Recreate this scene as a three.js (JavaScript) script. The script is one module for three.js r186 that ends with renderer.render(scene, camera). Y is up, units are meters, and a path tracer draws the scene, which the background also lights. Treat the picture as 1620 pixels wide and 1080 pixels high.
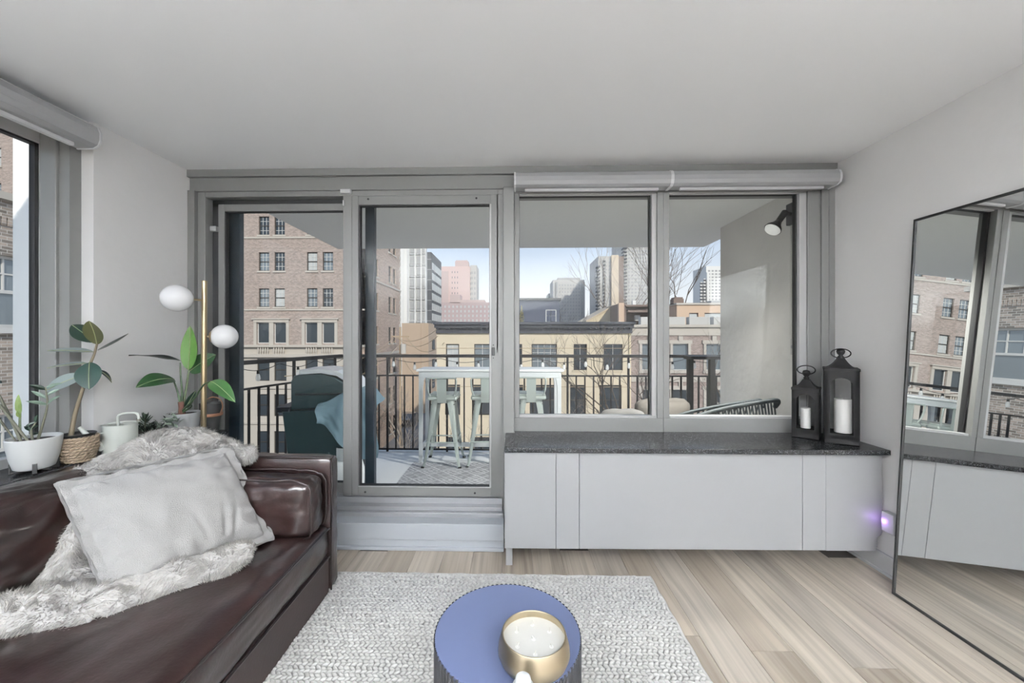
import * as THREE from 'three';
import { RoundedBoxGeometry } from 'three/addons/geometries/RoundedBoxGeometry.js';
import { mergeGeometries, mergeVertices, toCreasedNormals } from 'three/addons/utils/BufferGeometryUtils.js';
import { MarchingCubes } from 'three/addons/objects/MarchingCubes.js';
import { MeshSurfaceSampler } from 'three/addons/math/MeshSurfaceSampler.js';
import { createNoise3D } from 'simplex-noise';

// ---------------------------------------------------------------- camera, sky, sun, lamps, exposure
// room axes: x to the right, y up, the window wall lies at z = -2.6; the camera stands at x = 0, z = 0
const scene = new THREE.Scene();
const camera = new THREE.PerspectiveCamera(2 * Math.atan(540 / 620) * 180 / Math.PI, 1.5, 0.05, 3000);
camera.position.set(0, 1.323, 0);
camera.rotation.y = 0.02419;
camera.setViewOffset(1620, 1080, 13, 7, 1620, 1080);
camera.updateProjectionMatrix();
scene.add(camera);

const renderer = new THREE.WebGLRenderer({ antialias: true });
renderer.toneMapping = THREE.LinearToneMapping;
renderer.toneMappingExposure = 1.3;
renderer.shadowMap.enabled = true;
renderer.shadowMap.type = THREE.PCFSoftShadowMap;

// clear hazy winter sky: white at the horizon, pale blue higher up
const SKY = { horizon: [0.77, 0.775, 0.80], mid: [0.43, 0.535, 0.71], top: [0.31, 0.42, 0.64] };
{
  const W = 256, H = 128, d = new Float32Array(W * H * 4);
  for (let r = 0; r < H; r++) {
    const el = ((r + 0.5) / H - 0.5) * 180;
    const a = THREE.MathUtils.smoothstep(el, 1, 17), b = THREE.MathUtils.smoothstep(el, 14, 60);
    for (let c = 0; c < W; c++) for (let k = 0; k < 3; k++) {
      let v = THREE.MathUtils.lerp(SKY.horizon[k], SKY.mid[k], a);
      v = THREE.MathUtils.lerp(v, SKY.top[k], b);
      if (el < 0) v = [0.42, 0.41, 0.40][k];
      d[(r * W + c) * 4 + k] = v; d[(r * W + c) * 4 + 3] = 1;
    }
  }
  const t = new THREE.DataTexture(d, W, H, THREE.RGBAFormat, THREE.FloatType);
  t.mapping = THREE.EquirectangularReflectionMapping; t.magFilter = THREE.LinearFilter; t.needsUpdate = true;
  scene.background = t; scene.environment = t;
}
const sun = new THREE.DirectionalLight(new THREE.Color().setRGB(1, 0.93, 0.84), 2.5);
sun.position.set(34, 46, 48); sun.target.position.set(0, 0, -20);
sun.castShadow = true; sun.shadow.mapSize.set(4096, 4096); sun.shadow.radius = 2;
Object.assign(sun.shadow.camera, { left: -70, right: 70, top: 60, bottom: -60, near: 1, far: 260 });
scene.add(sun, sun.target);
const ADDED_FILL = 232;            // candela of each uplighter added behind the camera as fill
const ADDED_FILL_COLOR = new THREE.Color().setRGB(0.92, 0.962, 1);

// ---------------------------------------------------------------- random numbers, noise, textures
function rng(seed) { let a = seed >>> 0; return () => { a = (a + 0x6D2B79F5) | 0; let t = Math.imul(a ^ (a >>> 15), 1 | a); t = (t + Math.imul(t ^ (t >>> 7), 61 | t)) ^ t; return ((t ^ (t >>> 14)) >>> 0) / 4294967296; }; }
const R0 = rng(7);
const n3 = createNoise3D(rng(11));
const { lerp, clamp, smoothstep } = THREE.MathUtils;
function tileNoise(seed, nx, ny) {            // tileable value noise with nx x ny cells over 0..1
  const r = rng(seed), g = new Float32Array(nx * ny).map(() => r());
  return (u, v) => {
    const x = (((u % 1) + 1) % 1) * nx, y = (((v % 1) + 1) % 1) * ny, xi = Math.floor(x), yi = Math.floor(y);
    const s = (t) => t * t * (3 - 2 * t), fx = s(x - xi), fy = s(y - yi);
    const at = (i, j) => g[(j % ny) * nx + (i % nx)];
    return lerp(lerp(at(xi, yi), at(xi + 1, yi), fx), lerp(at(xi, yi + 1), at(xi + 1, yi + 1), fx), fy);
  };
}
function fbm(seed, nx, ny, oct = 4, gain = 0.5) {
  const ns = []; for (let i = 0; i < oct; i++) ns.push(tileNoise(seed + i * 17, nx << i, ny << i));
  let tot = 0; for (let i = 0; i < oct; i++) tot += gain ** i;
  return (u, v) => { let s = 0; for (let i = 0; i < oct; i++) s += gain ** i * ns[i](u, v); return s / tot; };
}
const toS = (x) => x <= 0.0031308 ? x * 12.92 : 1.055 * Math.pow(x, 1 / 2.4) - 0.055;
function tex(W, H, fn, srgb = true, rep = [1, 1]) {   // fn(u, v) -> linear rgb or a grey number
  const d = new Uint8Array(W * H * 4);
  for (let j = 0; j < H; j++) for (let i = 0; i < W; i++) {
    let c = fn((i + 0.5) / W, (j + 0.5) / H); if (typeof c === 'number') c = [c, c, c];
    const o = (j * W + i) * 4;
    for (let k = 0; k < 3; k++) d[o + k] = Math.round(255 * clamp(srgb ? toS(clamp(c[k], 0, 1)) : c[k], 0, 1));
    d[o + 3] = 255;
  }
  const t = new THREE.DataTexture(d, W, H, THREE.RGBAFormat);
  t.wrapS = t.wrapT = THREE.RepeatWrapping; t.magFilter = THREE.LinearFilter; t.minFilter = THREE.LinearMipmapLinearFilter; t.generateMipmaps = true;
  if (srgb) t.colorSpace = THREE.SRGBColorSpace;
  t.repeat.set(...rep); t.needsUpdate = true;
  return t;
}
const lin = (r, g, b) => new THREE.Color().setRGB(r, g, b);
const hex = (h) => new THREE.Color(h);
const std = (color, roughness = 0.6, o = {}) => new THREE.MeshStandardMaterial({ color, roughness, ...o });
const phy = (color, roughness = 0.6, o = {}) => new THREE.MeshPhysicalMaterial({ color, roughness, ...o });

// ---------------------------------------------------------------- scene helpers
const taken = {};
function numbered(name) { const n = taken[name] ?? 0; taken[name] = n + 1; return n ? `${name}_${String(n).padStart(3, '0')}` : name; }
function tag(o, label, category, group, kind) {
  o.userData = { ...o.userData };
  if (label) o.userData.label = label; if (category) o.userData.category = category;
  if (group) o.userData.group = group; if (kind) o.userData.kind = kind;
  return o;
}
function thing(name, label, category, pos = [0, 0, 0], turn = 0, group) {
  const o = new THREE.Group(); o.name = numbered(name); o.position.set(...pos); o.rotation.y = turn;
  scene.add(o); return tag(o, label, category, group);
}
function struct(name, geo, mat, label, category) {
  const o = geo ? new THREE.Mesh(geo, mat) : new THREE.Group(); o.name = numbered(name); scene.add(o);
  if (geo) o.castShadow = o.receiveShadow = true;
  return tag(o, label, category, null, 'structure');
}
function part(name, geo, mat, parent, label, kind) {
  const o = new THREE.Mesh(Array.isArray(geo) ? merge(geo) : geo, mat); o.name = parent ? numbered(name) : name;
  o.castShadow = o.receiveShadow = true; parent.add(o);
  if (label) o.userData.label = label; if (kind) o.userData.kind = kind;
  return o;
}
function copyOf(src, name, pos, turn, label, group) {
  const c = src.clone(); c.name = numbered(name); c.userData = { ...src.userData }; scene.add(c);
  if (pos) c.position.set(...pos); if (turn !== undefined) c.rotation.y = turn;
  if (label) c.userData.label = label; if (group) c.userData.group = group;
  return c;
}
function clean(g) {
  let x = g.index ? g.toNonIndexed() : g;
  for (const k of Object.keys(x.attributes)) if (!['position', 'normal', 'uv'].includes(k)) x.deleteAttribute(k);
  if (!x.attributes.uv) x.setAttribute('uv', new THREE.BufferAttribute(new Float32Array(x.attributes.position.count * 2), 2));
  if (!x.attributes.normal) x.computeVertexNormals();
  return x;
}
function merge(list) { return list.length === 1 ? list[0] : mergeGeometries(list.map(clean)); }
// uv in metres from the dominant axis of each normal
function metreUV(g, du = 0, dv = 0, s = 1) {
  const p = g.attributes.position, n = g.attributes.normal, uv = new Float32Array(p.count * 2);
  for (let i = 0; i < p.count; i++) {
    const ax = Math.abs(n.getX(i)), ay = Math.abs(n.getY(i)), az = Math.abs(n.getZ(i));
    let u, v;
    if (ay >= ax && ay >= az) { u = p.getX(i); v = p.getZ(i); } else if (ax >= az) { u = p.getZ(i); v = p.getY(i); } else { u = p.getX(i); v = p.getY(i); }
    uv[i * 2] = u * s + du; uv[i * 2 + 1] = v * s + dv;
  }
  g.setAttribute('uv', new THREE.BufferAttribute(uv, 2)); return g;
}
// box from corners (x0..x1, y0..y1, depth d0..d1 measured away from the camera along -z)
function bb(x0, x1, y0, y1, d0, d1, r = 0, seg = 1) {
  const w = x1 - x0, h = y1 - y0, d = d1 - d0;
  let g = r > 0 ? new RoundedBoxGeometry(w, h, d, seg + 1, Math.min(r, w * 0.45, h * 0.45, d * 0.45)) : new THREE.BoxGeometry(w, h, d);
  g = clean(g);
  g.translate((x0 + x1) / 2, (y0 + y1) / 2, -(d0 + d1) / 2);
  return metreUV(g);
}
const V = (a) => new THREE.Vector3(a[0], a[1], a[2]);
function tube(pts, r, seg = 24, rad = 8, closed = false, caps = true) {
  const c = new THREE.CatmullRomCurve3(pts.map(V), closed, 'catmullrom', 0.5);
  const g = clean(new THREE.TubeGeometry(c, seg, r, rad, closed));
  if (closed || !caps) return g;
  return merge([g, clean(new THREE.SphereGeometry(r, rad, 4)).translate(...pts[0]), clean(new THREE.SphereGeometry(r, rad, 4)).translate(...pts[pts.length - 1])]);
}
function taper(pts, r0, r1, seg = 16, rad = 7) {   // tube that narrows from r0 to r1
  const c = new THREE.CatmullRomCurve3(pts.map(V)), g = new THREE.TubeGeometry(c, seg, 1, rad), p = g.attributes.position;
  for (let i = 0; i <= seg; i++) {
    const q = c.getPointAt(i / seg), s = lerp(r0, r1, i / seg);
    for (let j = 0; j <= rad; j++) { const k = i * (rad + 1) + j; p.setXYZ(k, q.x + (p.getX(k) - q.x) * s, q.y + (p.getY(k) - q.y) * s, q.z + (p.getZ(k) - q.z) * s); }
  }
  g.computeVertexNormals(); return clean(g);
}
function rod(a, b, r, rad = 8, r2 = r) {
  const A = V(a), B = V(b), L = A.distanceTo(B), g = clean(new THREE.CylinderGeometry(r2, r, L, rad));
  g.applyQuaternion(new THREE.Quaternion().setFromUnitVectors(new THREE.Vector3(0, 1, 0), B.clone().sub(A).normalize()));
  return g.translate((A.x + B.x) / 2, (A.y + B.y) / 2, (A.z + B.z) / 2);
}
function bar(a, b, w, h) {           // rectangular bar from a to b
  const A = V(a), B = V(b), L = A.distanceTo(B), g = clean(new THREE.BoxGeometry(w, h, L));
  const m = new THREE.Matrix4().lookAt(A, B, new THREE.Vector3(0, 1, 0.001));
  g.applyMatrix4(m); return g.translate((A.x + B.x) / 2, (A.y + B.y) / 2, (A.z + B.z) / 2);
}
const lathe = (pts, seg = 40) => clean(new THREE.LatheGeometry(pts.map((p) => new THREE.Vector2(p[0], p[1])), seg));
function extr(pts, depth, bevel = 0, holes = []) {
  const s = new THREE.Shape(pts.map((p) => new THREE.Vector2(p[0], p[1])));
  for (const h of holes) s.holes.push(new THREE.Path(h.map((p) => new THREE.Vector2(p[0], p[1]))));
  return clean(new THREE.ExtrudeGeometry(s, { depth, bevelEnabled: bevel > 0, bevelSize: bevel, bevelThickness: bevel, bevelSegments: 2, curveSegments: 10 }));
}
function grid(nu, nv, fn) {          // parametric surface, fn(u, v) in 0..1 -> [x, y, z]
  const pos = [], uv = [], idx = [];
  for (let j = 0; j <= nv; j++) for (let i = 0; i <= nu; i++) { pos.push(...fn(i / nu, j / nv)); uv.push(i / nu, j / nv); }
  for (let j = 0; j < nv; j++) for (let i = 0; i < nu; i++) { const a = j * (nu + 1) + i, b = a + 1, c = a + nu + 1, d = c + 1; idx.push(a, b, d, a, d, c); }
  const g = new THREE.BufferGeometry();
  g.setAttribute('position', new THREE.Float32BufferAttribute(pos, 3)); g.setAttribute('uv', new THREE.Float32BufferAttribute(uv, 2));
  g.setIndex(idx); g.computeVertexNormals(); return g;
}
// upholstery: a rounded box whose faces swell and wrinkle
function softBox(w, h, d, r, swell, seed = 1, wr = 0.004, n = 22) {
  const g0 = new THREE.BoxGeometry(w, h, d, n, n, n), p = g0.attributes.position, q = new THREE.Vector3(), c = new THREE.Vector3();
  const hx = w / 2 - r, hy = h / 2 - r, hz = d / 2 - r;
  for (let i = 0; i < p.count; i++) {
    q.fromBufferAttribute(p, i);
    const u = q.x / (w / 2), v = q.y / (h / 2), t = q.z / (d / 2);
    c.set(clamp(q.x, -hx, hx), clamp(q.y, -hy, hy), clamp(q.z, -hz, hz));
    const dir = q.clone().sub(c); if (dir.length() > 1e-9) dir.normalize();
    q.copy(c).addScaledVector(dir, r);
    const f = (a) => Math.max(0, 1 - Math.pow(Math.abs(a), 2.4));
    q.x += Math.sign(u) * swell[0] * Math.pow(Math.abs(u), 4) * f(v) * f(t);
    q.y += Math.sign(v) * swell[1] * Math.pow(Math.abs(v), 4) * f(u) * f(t);
    q.z += Math.sign(t) * swell[2] * Math.pow(Math.abs(t), 4) * f(u) * f(v);
    const k = n3(q.x * 9 + seed * 13, q.y * 9, q.z * 9) * wr + n3(q.x * 24 + seed, q.y * 24, q.z * 24 + seed * 3) * wr * 0.35;
    q.addScaledVector(dir, k);
    p.setXYZ(i, q.x, q.y, q.z);
  }
  g0.deleteAttribute('normal'); const uvk = g0.attributes.uv; g0.deleteAttribute('uv');
  const g = mergeVertices(g0, 1e-5); g.computeVertexNormals(); return metreUV(clean(g));
}
// ---------------------------------------------------------------- materials of the room
const plasterN = fbm(3, 24, 24, 4);
const plasterBump = tex(256, 256, (u, v) => plasterN(u, v), false, [1, 1]);
const M = {};
M.ceiling = std(lin(0.90, 0.905, 0.915), 0.9);
M.wall = std(lin(0.76, 0.75, 0.745), 0.85, { bumpMap: plasterBump, bumpScale: 0.0015 });
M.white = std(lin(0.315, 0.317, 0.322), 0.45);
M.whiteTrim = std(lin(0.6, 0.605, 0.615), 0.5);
M.frame = std(lin(0.212, 0.211, 0.207), 0.42, { metalness: 0.15 });
M.frameLight = std(lin(0.46, 0.46, 0.46), 0.4, { metalness: 0.15 });
M.alu = std(lin(0.40, 0.405, 0.42), 0.38, { metalness: 0.45 });
M.gasket = std(lin(0.012, 0.012, 0.013), 0.6);
M.darkFrame = std(lin(0.035, 0.045, 0.06), 0.4, { metalness: 0.2 });
M.black = std(lin(0.012, 0.012, 0.012), 0.5);
M.pane = phy(lin(0.97, 0.985, 0.975), 0.0, { transmission: 1, thickness: 0, ior: 1.5, specularIntensity: 0.45 });
M.brass = std(lin(0.40, 0.32, 0.2), 0.3, { metalness: 1 });
const graniteA = fbm(21, 90, 90, 3), graniteB = fbm(22, 160, 160, 2);
M.granite = phy(lin(1, 1, 1), 0.22, { map: tex(512, 512, (u, v) => { const a = graniteA(u, v), b = graniteB(u, v); const s = smoothstep(b, 0.62, 0.85) * 0.16 + smoothstep(a, 0.55, 0.8) * 0.03 + 0.008; return [s, s * 1.02, s * 1.08]; }, true, [2, 2]), specularIntensity: 0.38 });
const woodTex = [0, 1, 2].map((k) => {
  const a = fbm(40 + k, 6, 2, 4), b = fbm(50 + k, 42, 3, 4), c = fbm(60 + k, 3, 2, 3), d = fbm(70 + k, 90, 4, 3);
  return tex(256, 1024, (u, v) => {
    const warp = (a(u, v) - 0.5) * 0.5, ring = 0.5 + 0.5 * Math.sin((u + warp) * 34 + c(u, v) * 9);
    const g = b(u + warp * 0.2, v) * 0.55 + ring * 0.2 + d(u, v) * 0.25, t = clamp(0.16 + g * 0.95 + (c(u, v) - 0.5) * 0.75, 0, 1);
    return [lerp(0.18, 0.60, t), lerp(0.15, 0.535, t), lerp(0.12, 0.455, t)];
  });
});
const woodMats = [[1, 1, 1], [0.83, 0.80, 0.77], [1.12, 1.11, 1.1], [0.95, 0.95, 0.96], [0.70, 0.67, 0.64]].map((c, i) => phy(lin(...c), 0.42, { map: woodTex[i % 3], bumpMap: woodTex[i % 3], bumpScale: 0.0004, clearcoat: 0.12, clearcoatRoughness: 0.3 }));

// ---------------------------------------------------------------- the room
const XL = -2.18, XR = 2.08, CEIL = 2.44, REAR = -4.2, ZB = 2.565;
struct('ceiling', bb(XL - 0.3, XR + 0.25, CEIL, CEIL + 0.26, REAR - 0.2, 2.8), M.ceiling, 'smooth white painted ceiling over the whole room', 'ceiling');
struct('wall_right', bb(XR, XR + 0.25, 0, CEIL, REAR, 4.05 - 1.25), M.wall, 'pale grey painted wall behind the leaning mirror', 'wall');
struct('wall_rear', bb(XL - 0.24, XR, 0, CEIL, REAR - 0.2, REAR), M.wall, 'plain grey wall behind the camera', 'wall');
{
  const g = struct('wall_left', null, null, 'pale grey pier and low wall on the window side behind the sofa', 'wall');
  part('pier', bb(XL - 0.26, XL, 0, CEIL, 1.984, 2.8), M.wall, g);
  part('parapet', bb(XL - 0.26, XL, 0, 0.68, -0.6, 1.984), M.wall, g);
  part('lintel', bb(XL - 0.26, XL - 0.03, 2.36, CEIL, -0.6, 1.984), M.wall, g);
  part('rear_length', bb(XL - 0.26, XL, 0, CEIL, REAR, -0.6), M.wall, g);
}
{
  const g = struct('wall_back', null, null, 'grey window wall with header, side jambs and post between door and window', 'wall');
  part('header', [bb(XL, XR, 2.393, CEIL, ZB, 2.82), bb(XL, XR, 2.304, 2.393, 2.59, 2.82)], M.frame, g);
  part('jamb', [bb(XL, -2.133, 0, 2.304, 2.57, 2.82), bb(2.045, XR, 0.69, 2.304, 2.585, 2.82)], M.frame, g);
  part('post', [bb(-0.066, 0.006, 0.168, 2.304, 2.555, 2.82, 0.004)], M.frame, g);
  part('apron_wall', bb(0.0, XR, 0, 0.672, 2.56, 2.82), M.wall, g);
  part('threshold_wall', bb(XL, 0.0, -0.3, 0.14, 2.6, 2.82), M.wall, g);
}
{ // floor of wide planks running towards the window
  const g = struct('floor', null, null, 'floor of wide grey brown wood planks running towards the window', 'floor');
  part('subfloor', bb(XL - 0.02, XR + 0.02, -0.06, -0.012, REAR, 2.6), std(lin(0.06, 0.05, 0.045), 0.9), g);
  const w = 0.178, L = 1.22, r = rng(5), geos = [];
  for (let k = 0; k < 9; k++) geos.push(((q) => { const u = q.attributes.uv; for (let i = 0; i < u.count; i++) u.setXY(i, u.getX(i) / 0.6 + k * 0.37, u.getY(i) / 2.4 + k * 0.29); return q; })(bb(-w / 2 + 0.0007, w / 2 - 0.0007, -0.012, 0, -L / 2 + 0.0007, L / 2 - 0.0007, 0.0012)));
  const x0 = -0.6 - 9 * w;
  for (let i = 0; i < 24; i++) {
    const x = x0 + (i + 0.5) * w, off = ((i * 0.437) % 1) * L;
    if (x < XL - w / 2 || x > XR + w / 2) continue;
    for (let d = 2.62 - L / 2 + off * 0.5 - 0.25; d > REAR - 0.3; d -= L) {
      const m = part('plank', geos[Math.floor(r() * 9)], woodMats[Math.floor(r() * woodMats.length)], g);
      m.position.set(x, 0, -d);
      if (r() < 0.5) m.rotation.y = Math.PI;
    }
  }
}
struct('baseboard_right', merge([bb(XR - 0.014, XR, 0, 0.115, REAR, 2.56, 0.004), bb(XR - 0.02, XR, 0, 0.018, REAR, 2.56, 0.004)]), M.whiteTrim, 'white baseboard along the right wall', 'baseboard');
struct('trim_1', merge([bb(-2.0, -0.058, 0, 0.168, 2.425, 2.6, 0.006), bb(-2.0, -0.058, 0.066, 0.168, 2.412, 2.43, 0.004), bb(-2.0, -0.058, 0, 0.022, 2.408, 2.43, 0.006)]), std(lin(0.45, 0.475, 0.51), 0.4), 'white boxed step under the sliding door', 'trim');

// sliding glass door
{
  const g = struct('door_1', null, null, 'grey aluminium sliding glass door to the balcony', 'door');
  part('door_frame', [bb(-2.133, -2.081, 0.168, 2.304, 2.598, 2.74, 0.003), bb(-2.081, -0.066, 2.267, 2.304, 2.598, 2.74, 0.003), bb(-0.112, -0.064, 0.168, 2.267, 2.596, 2.74, 0.003)], M.frame, g);
  part('shaded_track_gap', [bb(-2.081, -1.13, 2.225, 2.267, 2.665, 2.735), bb(-2.081, -2.02, 0.2, 2.25, 2.665, 2.735)], M.gasket, g);  // black strips stand in for the shade in the track gap
  part('sill_track', [bb(-2.13, -0.062, 0.165, 0.196, 2.50, 2.74, 0.004), bb(-2.13, -0.07, 0.19, 0.258, 2.585, 2.74, 0.004), bb(-2.13, -0.07, 0.196, 0.222, 2.53, 2.6, 0.003)], M.alu, g);
  // fixed left panel, set back
  const P = part('fixed_panel', [bb(-2.035, -1.992, 0.25, 2.238, 2.655, 2.70, 0.003), bb(-1.992, -1.09, 2.19, 2.238, 2.655, 2.70, 0.003), bb(-1.992, -1.09, 0.25, 0.325, 2.655, 2.70, 0.003), bb(-1.14, -1.085, 0.25, 2.238, 2.655, 2.70, 0.003)], M.frame, g);
  part('gasket', [bb(-1.994, -1.984, 0.323, 2.202, 2.66, 2.69), bb(-1.994, -1.14, 2.184, 2.193, 2.66, 2.69), bb(-1.994, -1.14, 0.322, 0.33, 2.66, 2.69)], M.gasket, P);
  part('pane', bb(-1.99, -1.13, 0.325, 2.2, 2.672, 2.678), M.pane, P);
  // sliding right panel
  const S = part('sliding_panel', [bb(-1.139, -1.078, 0.262, 2.267, 2.594, 2.645, 0.004), bb(-1.081, -1.036, 0.262, 2.267, 2.598, 2.645, 0.003), bb(-1.036, -0.15, 2.208, 2.267, 2.598, 2.645, 0.003), bb(-1.036, -0.15, 0.262, 0.325, 2.598, 2.645, 0.003), bb(-0.152, -0.098, 0.262, 2.267, 2.596, 2.645, 0.003)], M.frame, g);
  part('gasket', [bb(-1.037, -1.027, 0.324, 2.209, 2.605, 2.64), bb(-1.037, -0.152, 2.2, 2.209, 2.605, 2.64), bb(-0.16, -0.152, 0.324, 2.209, 2.605, 2.64), bb(-1.037, -0.152, 0.324, 0.331, 2.605, 2.64)], M.gasket, S);
  part('pane', bb(-1.032, -0.155, 0.326, 2.206, 2.618, 2.624), M.pane, S);
  part('bead', [bb(-0.158, -0.146, 0.326, 2.206, 2.594, 2.604, 0.002), bb(-1.036, -0.15, 0.322, 0.328, 2.594, 2.604, 0.002)], M.frameLight, S);
  for (const [x, y] of [[-0.97, 2.245], [-0.245, 2.245], [-0.99, 0.287], [-0.255, 0.287]]) part('screw', rod([x, y, -2.599], [x, y, -2.5965], 0.007, 12), M.black, S);
  part('lock', [bb(-0.142, -0.122, 1.2, 1.255, 2.588, 2.6, 0.004), rod([-0.132, 1.185, -2.599], [-0.132, 1.185, -2.593], 0.004), rod([-0.132, 1.27, -2.599], [-0.132, 1.27, -2.593], 0.004)], M.black, S);
  part('stile_cap', [bb(-1.15, -1.08, 2.279, 2.306, 2.575, 2.6, 0.003), bb(-1.138, -1.128, 2.2, 2.236, 2.585, 2.6, 0.002)], M.whiteTrim, S);
  part('latch_keeper', bb(-2.085, -2.04, 2.05, 2.085, 2.64, 2.67, 0.003), M.frameLight, g);
  // dark outer storm frame behind the panels
  part('storm_frame', [bb(-2.07, -1.955, 0.1, 2.3, 2.755, 2.80, 0.003), bb(-1.05, -0.985, 0.1, 2.3, 2.755, 2.80, 0.003), bb(-0.085, -0.04, 0.1, 2.3, 2.755, 2.80, 0.003)], M.darkFrame, g);
}
// fixed window with two panes
{
  const g = struct('window_1', null, null, 'grey framed window of two panes above the black sill', 'window');
  const F = part('window_frame', [bb(0.006, 2.05, 2.274, 2.304, 2.6, 2.74, 0.003), bb(0.006, 2.05, 0.695, 0.79, 2.6, 2.74, 0.004), bb(0.006, 0.040, 0.79, 2.274, 2.6, 2.70, 0.003), bb(0.945, 1.024, 0.79, 2.274, 2.597, 2.70, 0.003), bb(1.918, 2.0, 0.79, 2.274, 2.6, 2.74, 0.003), bb(2.0, 2.05, 0.695, 2.304, 2.59, 2.74, 0.003), bb(0.984, 0.990, 0.7, 2.27, 2.594, 2.6, 0.001)], M.frame, g);
  for (const [a, b] of [[0.040, 0.91], [1.036, 1.868]]) {
    part('gasket', [bb(a, b + 0.004, 2.264, 2.275, 2.635, 2.665), bb(b - 0.004, b + 0.010, 0.8, 2.275, 2.635, 2.665), bb(a, b, 0.797, 0.802, 2.635, 2.665), bb(a - 0.012, a + 0.002, 0.8, 2.275, 2.635, 2.665)], M.gasket, F);
    part('pane', bb(a, b + 0.005, 0.795, 2.27, 2.646, 2.652), M.pane, g);
    part('bead', [bb(b + 0.004, b + 0.05, 0.79, 2.276, 2.61, 2.64, 0.003), bb(a - 0.006, b + 0.05, 0.786, 0.806, 2.605, 2.64, 0.003), bb(a - 0.006, b + 0.05, 2.266, 2.28, 2.61, 2.64, 0.003)], M.frameLight, F);
  }
}
// tall window on the left, only its far end in view
{
  const g = struct('window_2', null, null, 'tall left window above the plant sill', 'window');
  part('window_frame', [bb(-2.44, -2.385, 0.7, 2.36, 1.925, 1.984, 0.003), bb(-2.44, -2.385, 0.7, 0.75, -0.6, 1.93, 0.003), bb(-2.44, -2.385, 2.30, 2.36, -0.6, 1.93, 0.003), bb(-2.44, -2.385, 0.7, 2.36, 0.6, 0.68, 0.003), bb(-2.44, -2.385, 0.7, 2.36, -0.6, -0.52, 0.003)], M.frameLight, g);
  part('side_channel', [bb(-2.385, -2.245, 0.71, 2.36, 1.93, 1.99), bb(-2.385, -2.3, 0.71, 2.36, 1.915, 1.94, 0.004)], M.frame, g);
  part('gasket', [bb(-2.43, -2.40, 0.74, 2.31, 1.908, 1.926), bb(-2.43, -2.40, 2.29, 2.303, -0.5, 1.92)], M.gasket, g);
  part('pane', bb(-2.418, -2.412, 0.74, 2.31, 0.66, 1.92), M.pane, g);
  part('pane', bb(-2.418, -2.412, 0.74, 2.31, -0.54, 0.62), M.pane, g);
}
struct('trim_2', merge([bb(-2.44, -2.14, 0.675, 0.705, -0.6, 1.984, 0.004), bb(-2.18, -2.10, 0.675, 0.705, 1.98, 2.1, 0.004)]), M.granite, 'black granite sill under the left window, holding the pots', 'sill');
{
  const g = struct('trim_3', null, null, 'low white corner ledge with a black granite top beside the door', 'ledge');
  part('ledge_top', bb(-2.175, -1.89, 0.68, 0.708, 2.11, 2.562, 0.004), M.granite, g);
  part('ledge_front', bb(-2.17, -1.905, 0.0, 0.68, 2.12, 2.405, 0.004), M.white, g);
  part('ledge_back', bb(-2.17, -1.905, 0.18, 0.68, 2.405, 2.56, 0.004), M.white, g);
}
struct('trim_4', merge([bb(-0.05, XR - 0.003, 0.672, 0.70, 2.205, 2.554, 0.004), bb(0.008, XR - 0.003, 0.672, 0.70, 2.55, 2.6, 0.002)]), M.granite, 'long speckled black granite sill on the white cabinet', 'sill');

// uplighters added behind the camera as fill for the interior
for (const [x, z, where] of [[-1.55, 1.3, 'left'], [1.5, 1.5, 'right'], [0.1, 3.5, 'far']]) {
  const t = thing('added_fill_lamp', { left: 'slim black uplighter added as fill by the sofa end behind the camera', right: 'slim black uplighter added as fill by the right wall behind the camera', far: 'slim black uplighter added as fill at the rear wall' }[where], 'lamp', [x, 0, z]);
  part('base', lathe([[0, 0], [0.15, 0], [0.15, 0.015], [0.02, 0.03], [0, 0.03]], 32), M.black, t);
  part('pole', rod([0, 0.02, 0], [0, 1.72, 0], 0.012), M.black, t);
  part('lamp_shade', lathe([[0.012, 1.7], [0.09, 1.73], [0.15, 1.8], [0.17, 1.86], [0.163, 1.86], [0.14, 1.80], [0.08, 1.745], [0, 1.735]], 32), M.black, t);
  part('bulb', clean(new THREE.SphereGeometry(0.05, 20, 14)).translate(0, 1.8, 0), std(lin(0.9, 0.9, 0.88), 0.5, { emissive: ADDED_FILL_COLOR, emissiveIntensity: 2.0 }), t);
  const s = new THREE.SpotLight(ADDED_FILL_COLOR, ADDED_FILL, 0, 1.47, 0.6); s.name = 'fill_uplight'; s.position.set(0, 1.852, 0); s.target.position.set(0, 4, 0);
  s.castShadow = true; s.shadow.radius = 4; t.add(s, s.target);
}

// roller blinds
function blind(label, len, pos, turn) {
  const t = thing('roller_blind', label, 'blind', pos, turn, undefined);
  const prof = []; // rounded cassette section, y up, z towards the room
  const pts = [[-0.045, 0.047], [0.02, 0.047], [0.04, 0.036], [0.05, 0.012], [0.05, -0.015], [0.042, -0.036], [0.022, -0.047], [-0.045, -0.047]];
  part('cassette', extr(pts, len, 0.0015).rotateY(-Math.PI / 2).translate(len / 2, 0, 0), M.white, t);
  for (const s of [-1, 1]) part('end_cap', extr(pts.map(([a, b]) => [a * 1.05, b * 1.05]), 0.008, 0.002).rotateY(-Math.PI / 2).translate(s * (len / 2 + 0.004) + 0.004, 0, 0), M.whiteTrim, t);
  part('hem_bar', bb(-len / 2 + 0.06, len / 2 - 0.06, -0.062, -0.046, -0.0, 0.022, 0.003), M.whiteTrim, t);
  return t;
}
blind('white roller blind cassette above the left pane of the window', 0.975, [0.502, 2.325, -2.525], 0);
blind('white roller blind cassette above the right pane beside the wall corner', 1.02, [1.515, 2.325, -2.525], 0);
blind('white roller blind cassette along the tall left window', 2.5, [-2.15, 2.335, -0.68], Math.PI / 2).scale.set(1, 1.2, 1.2);
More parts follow.
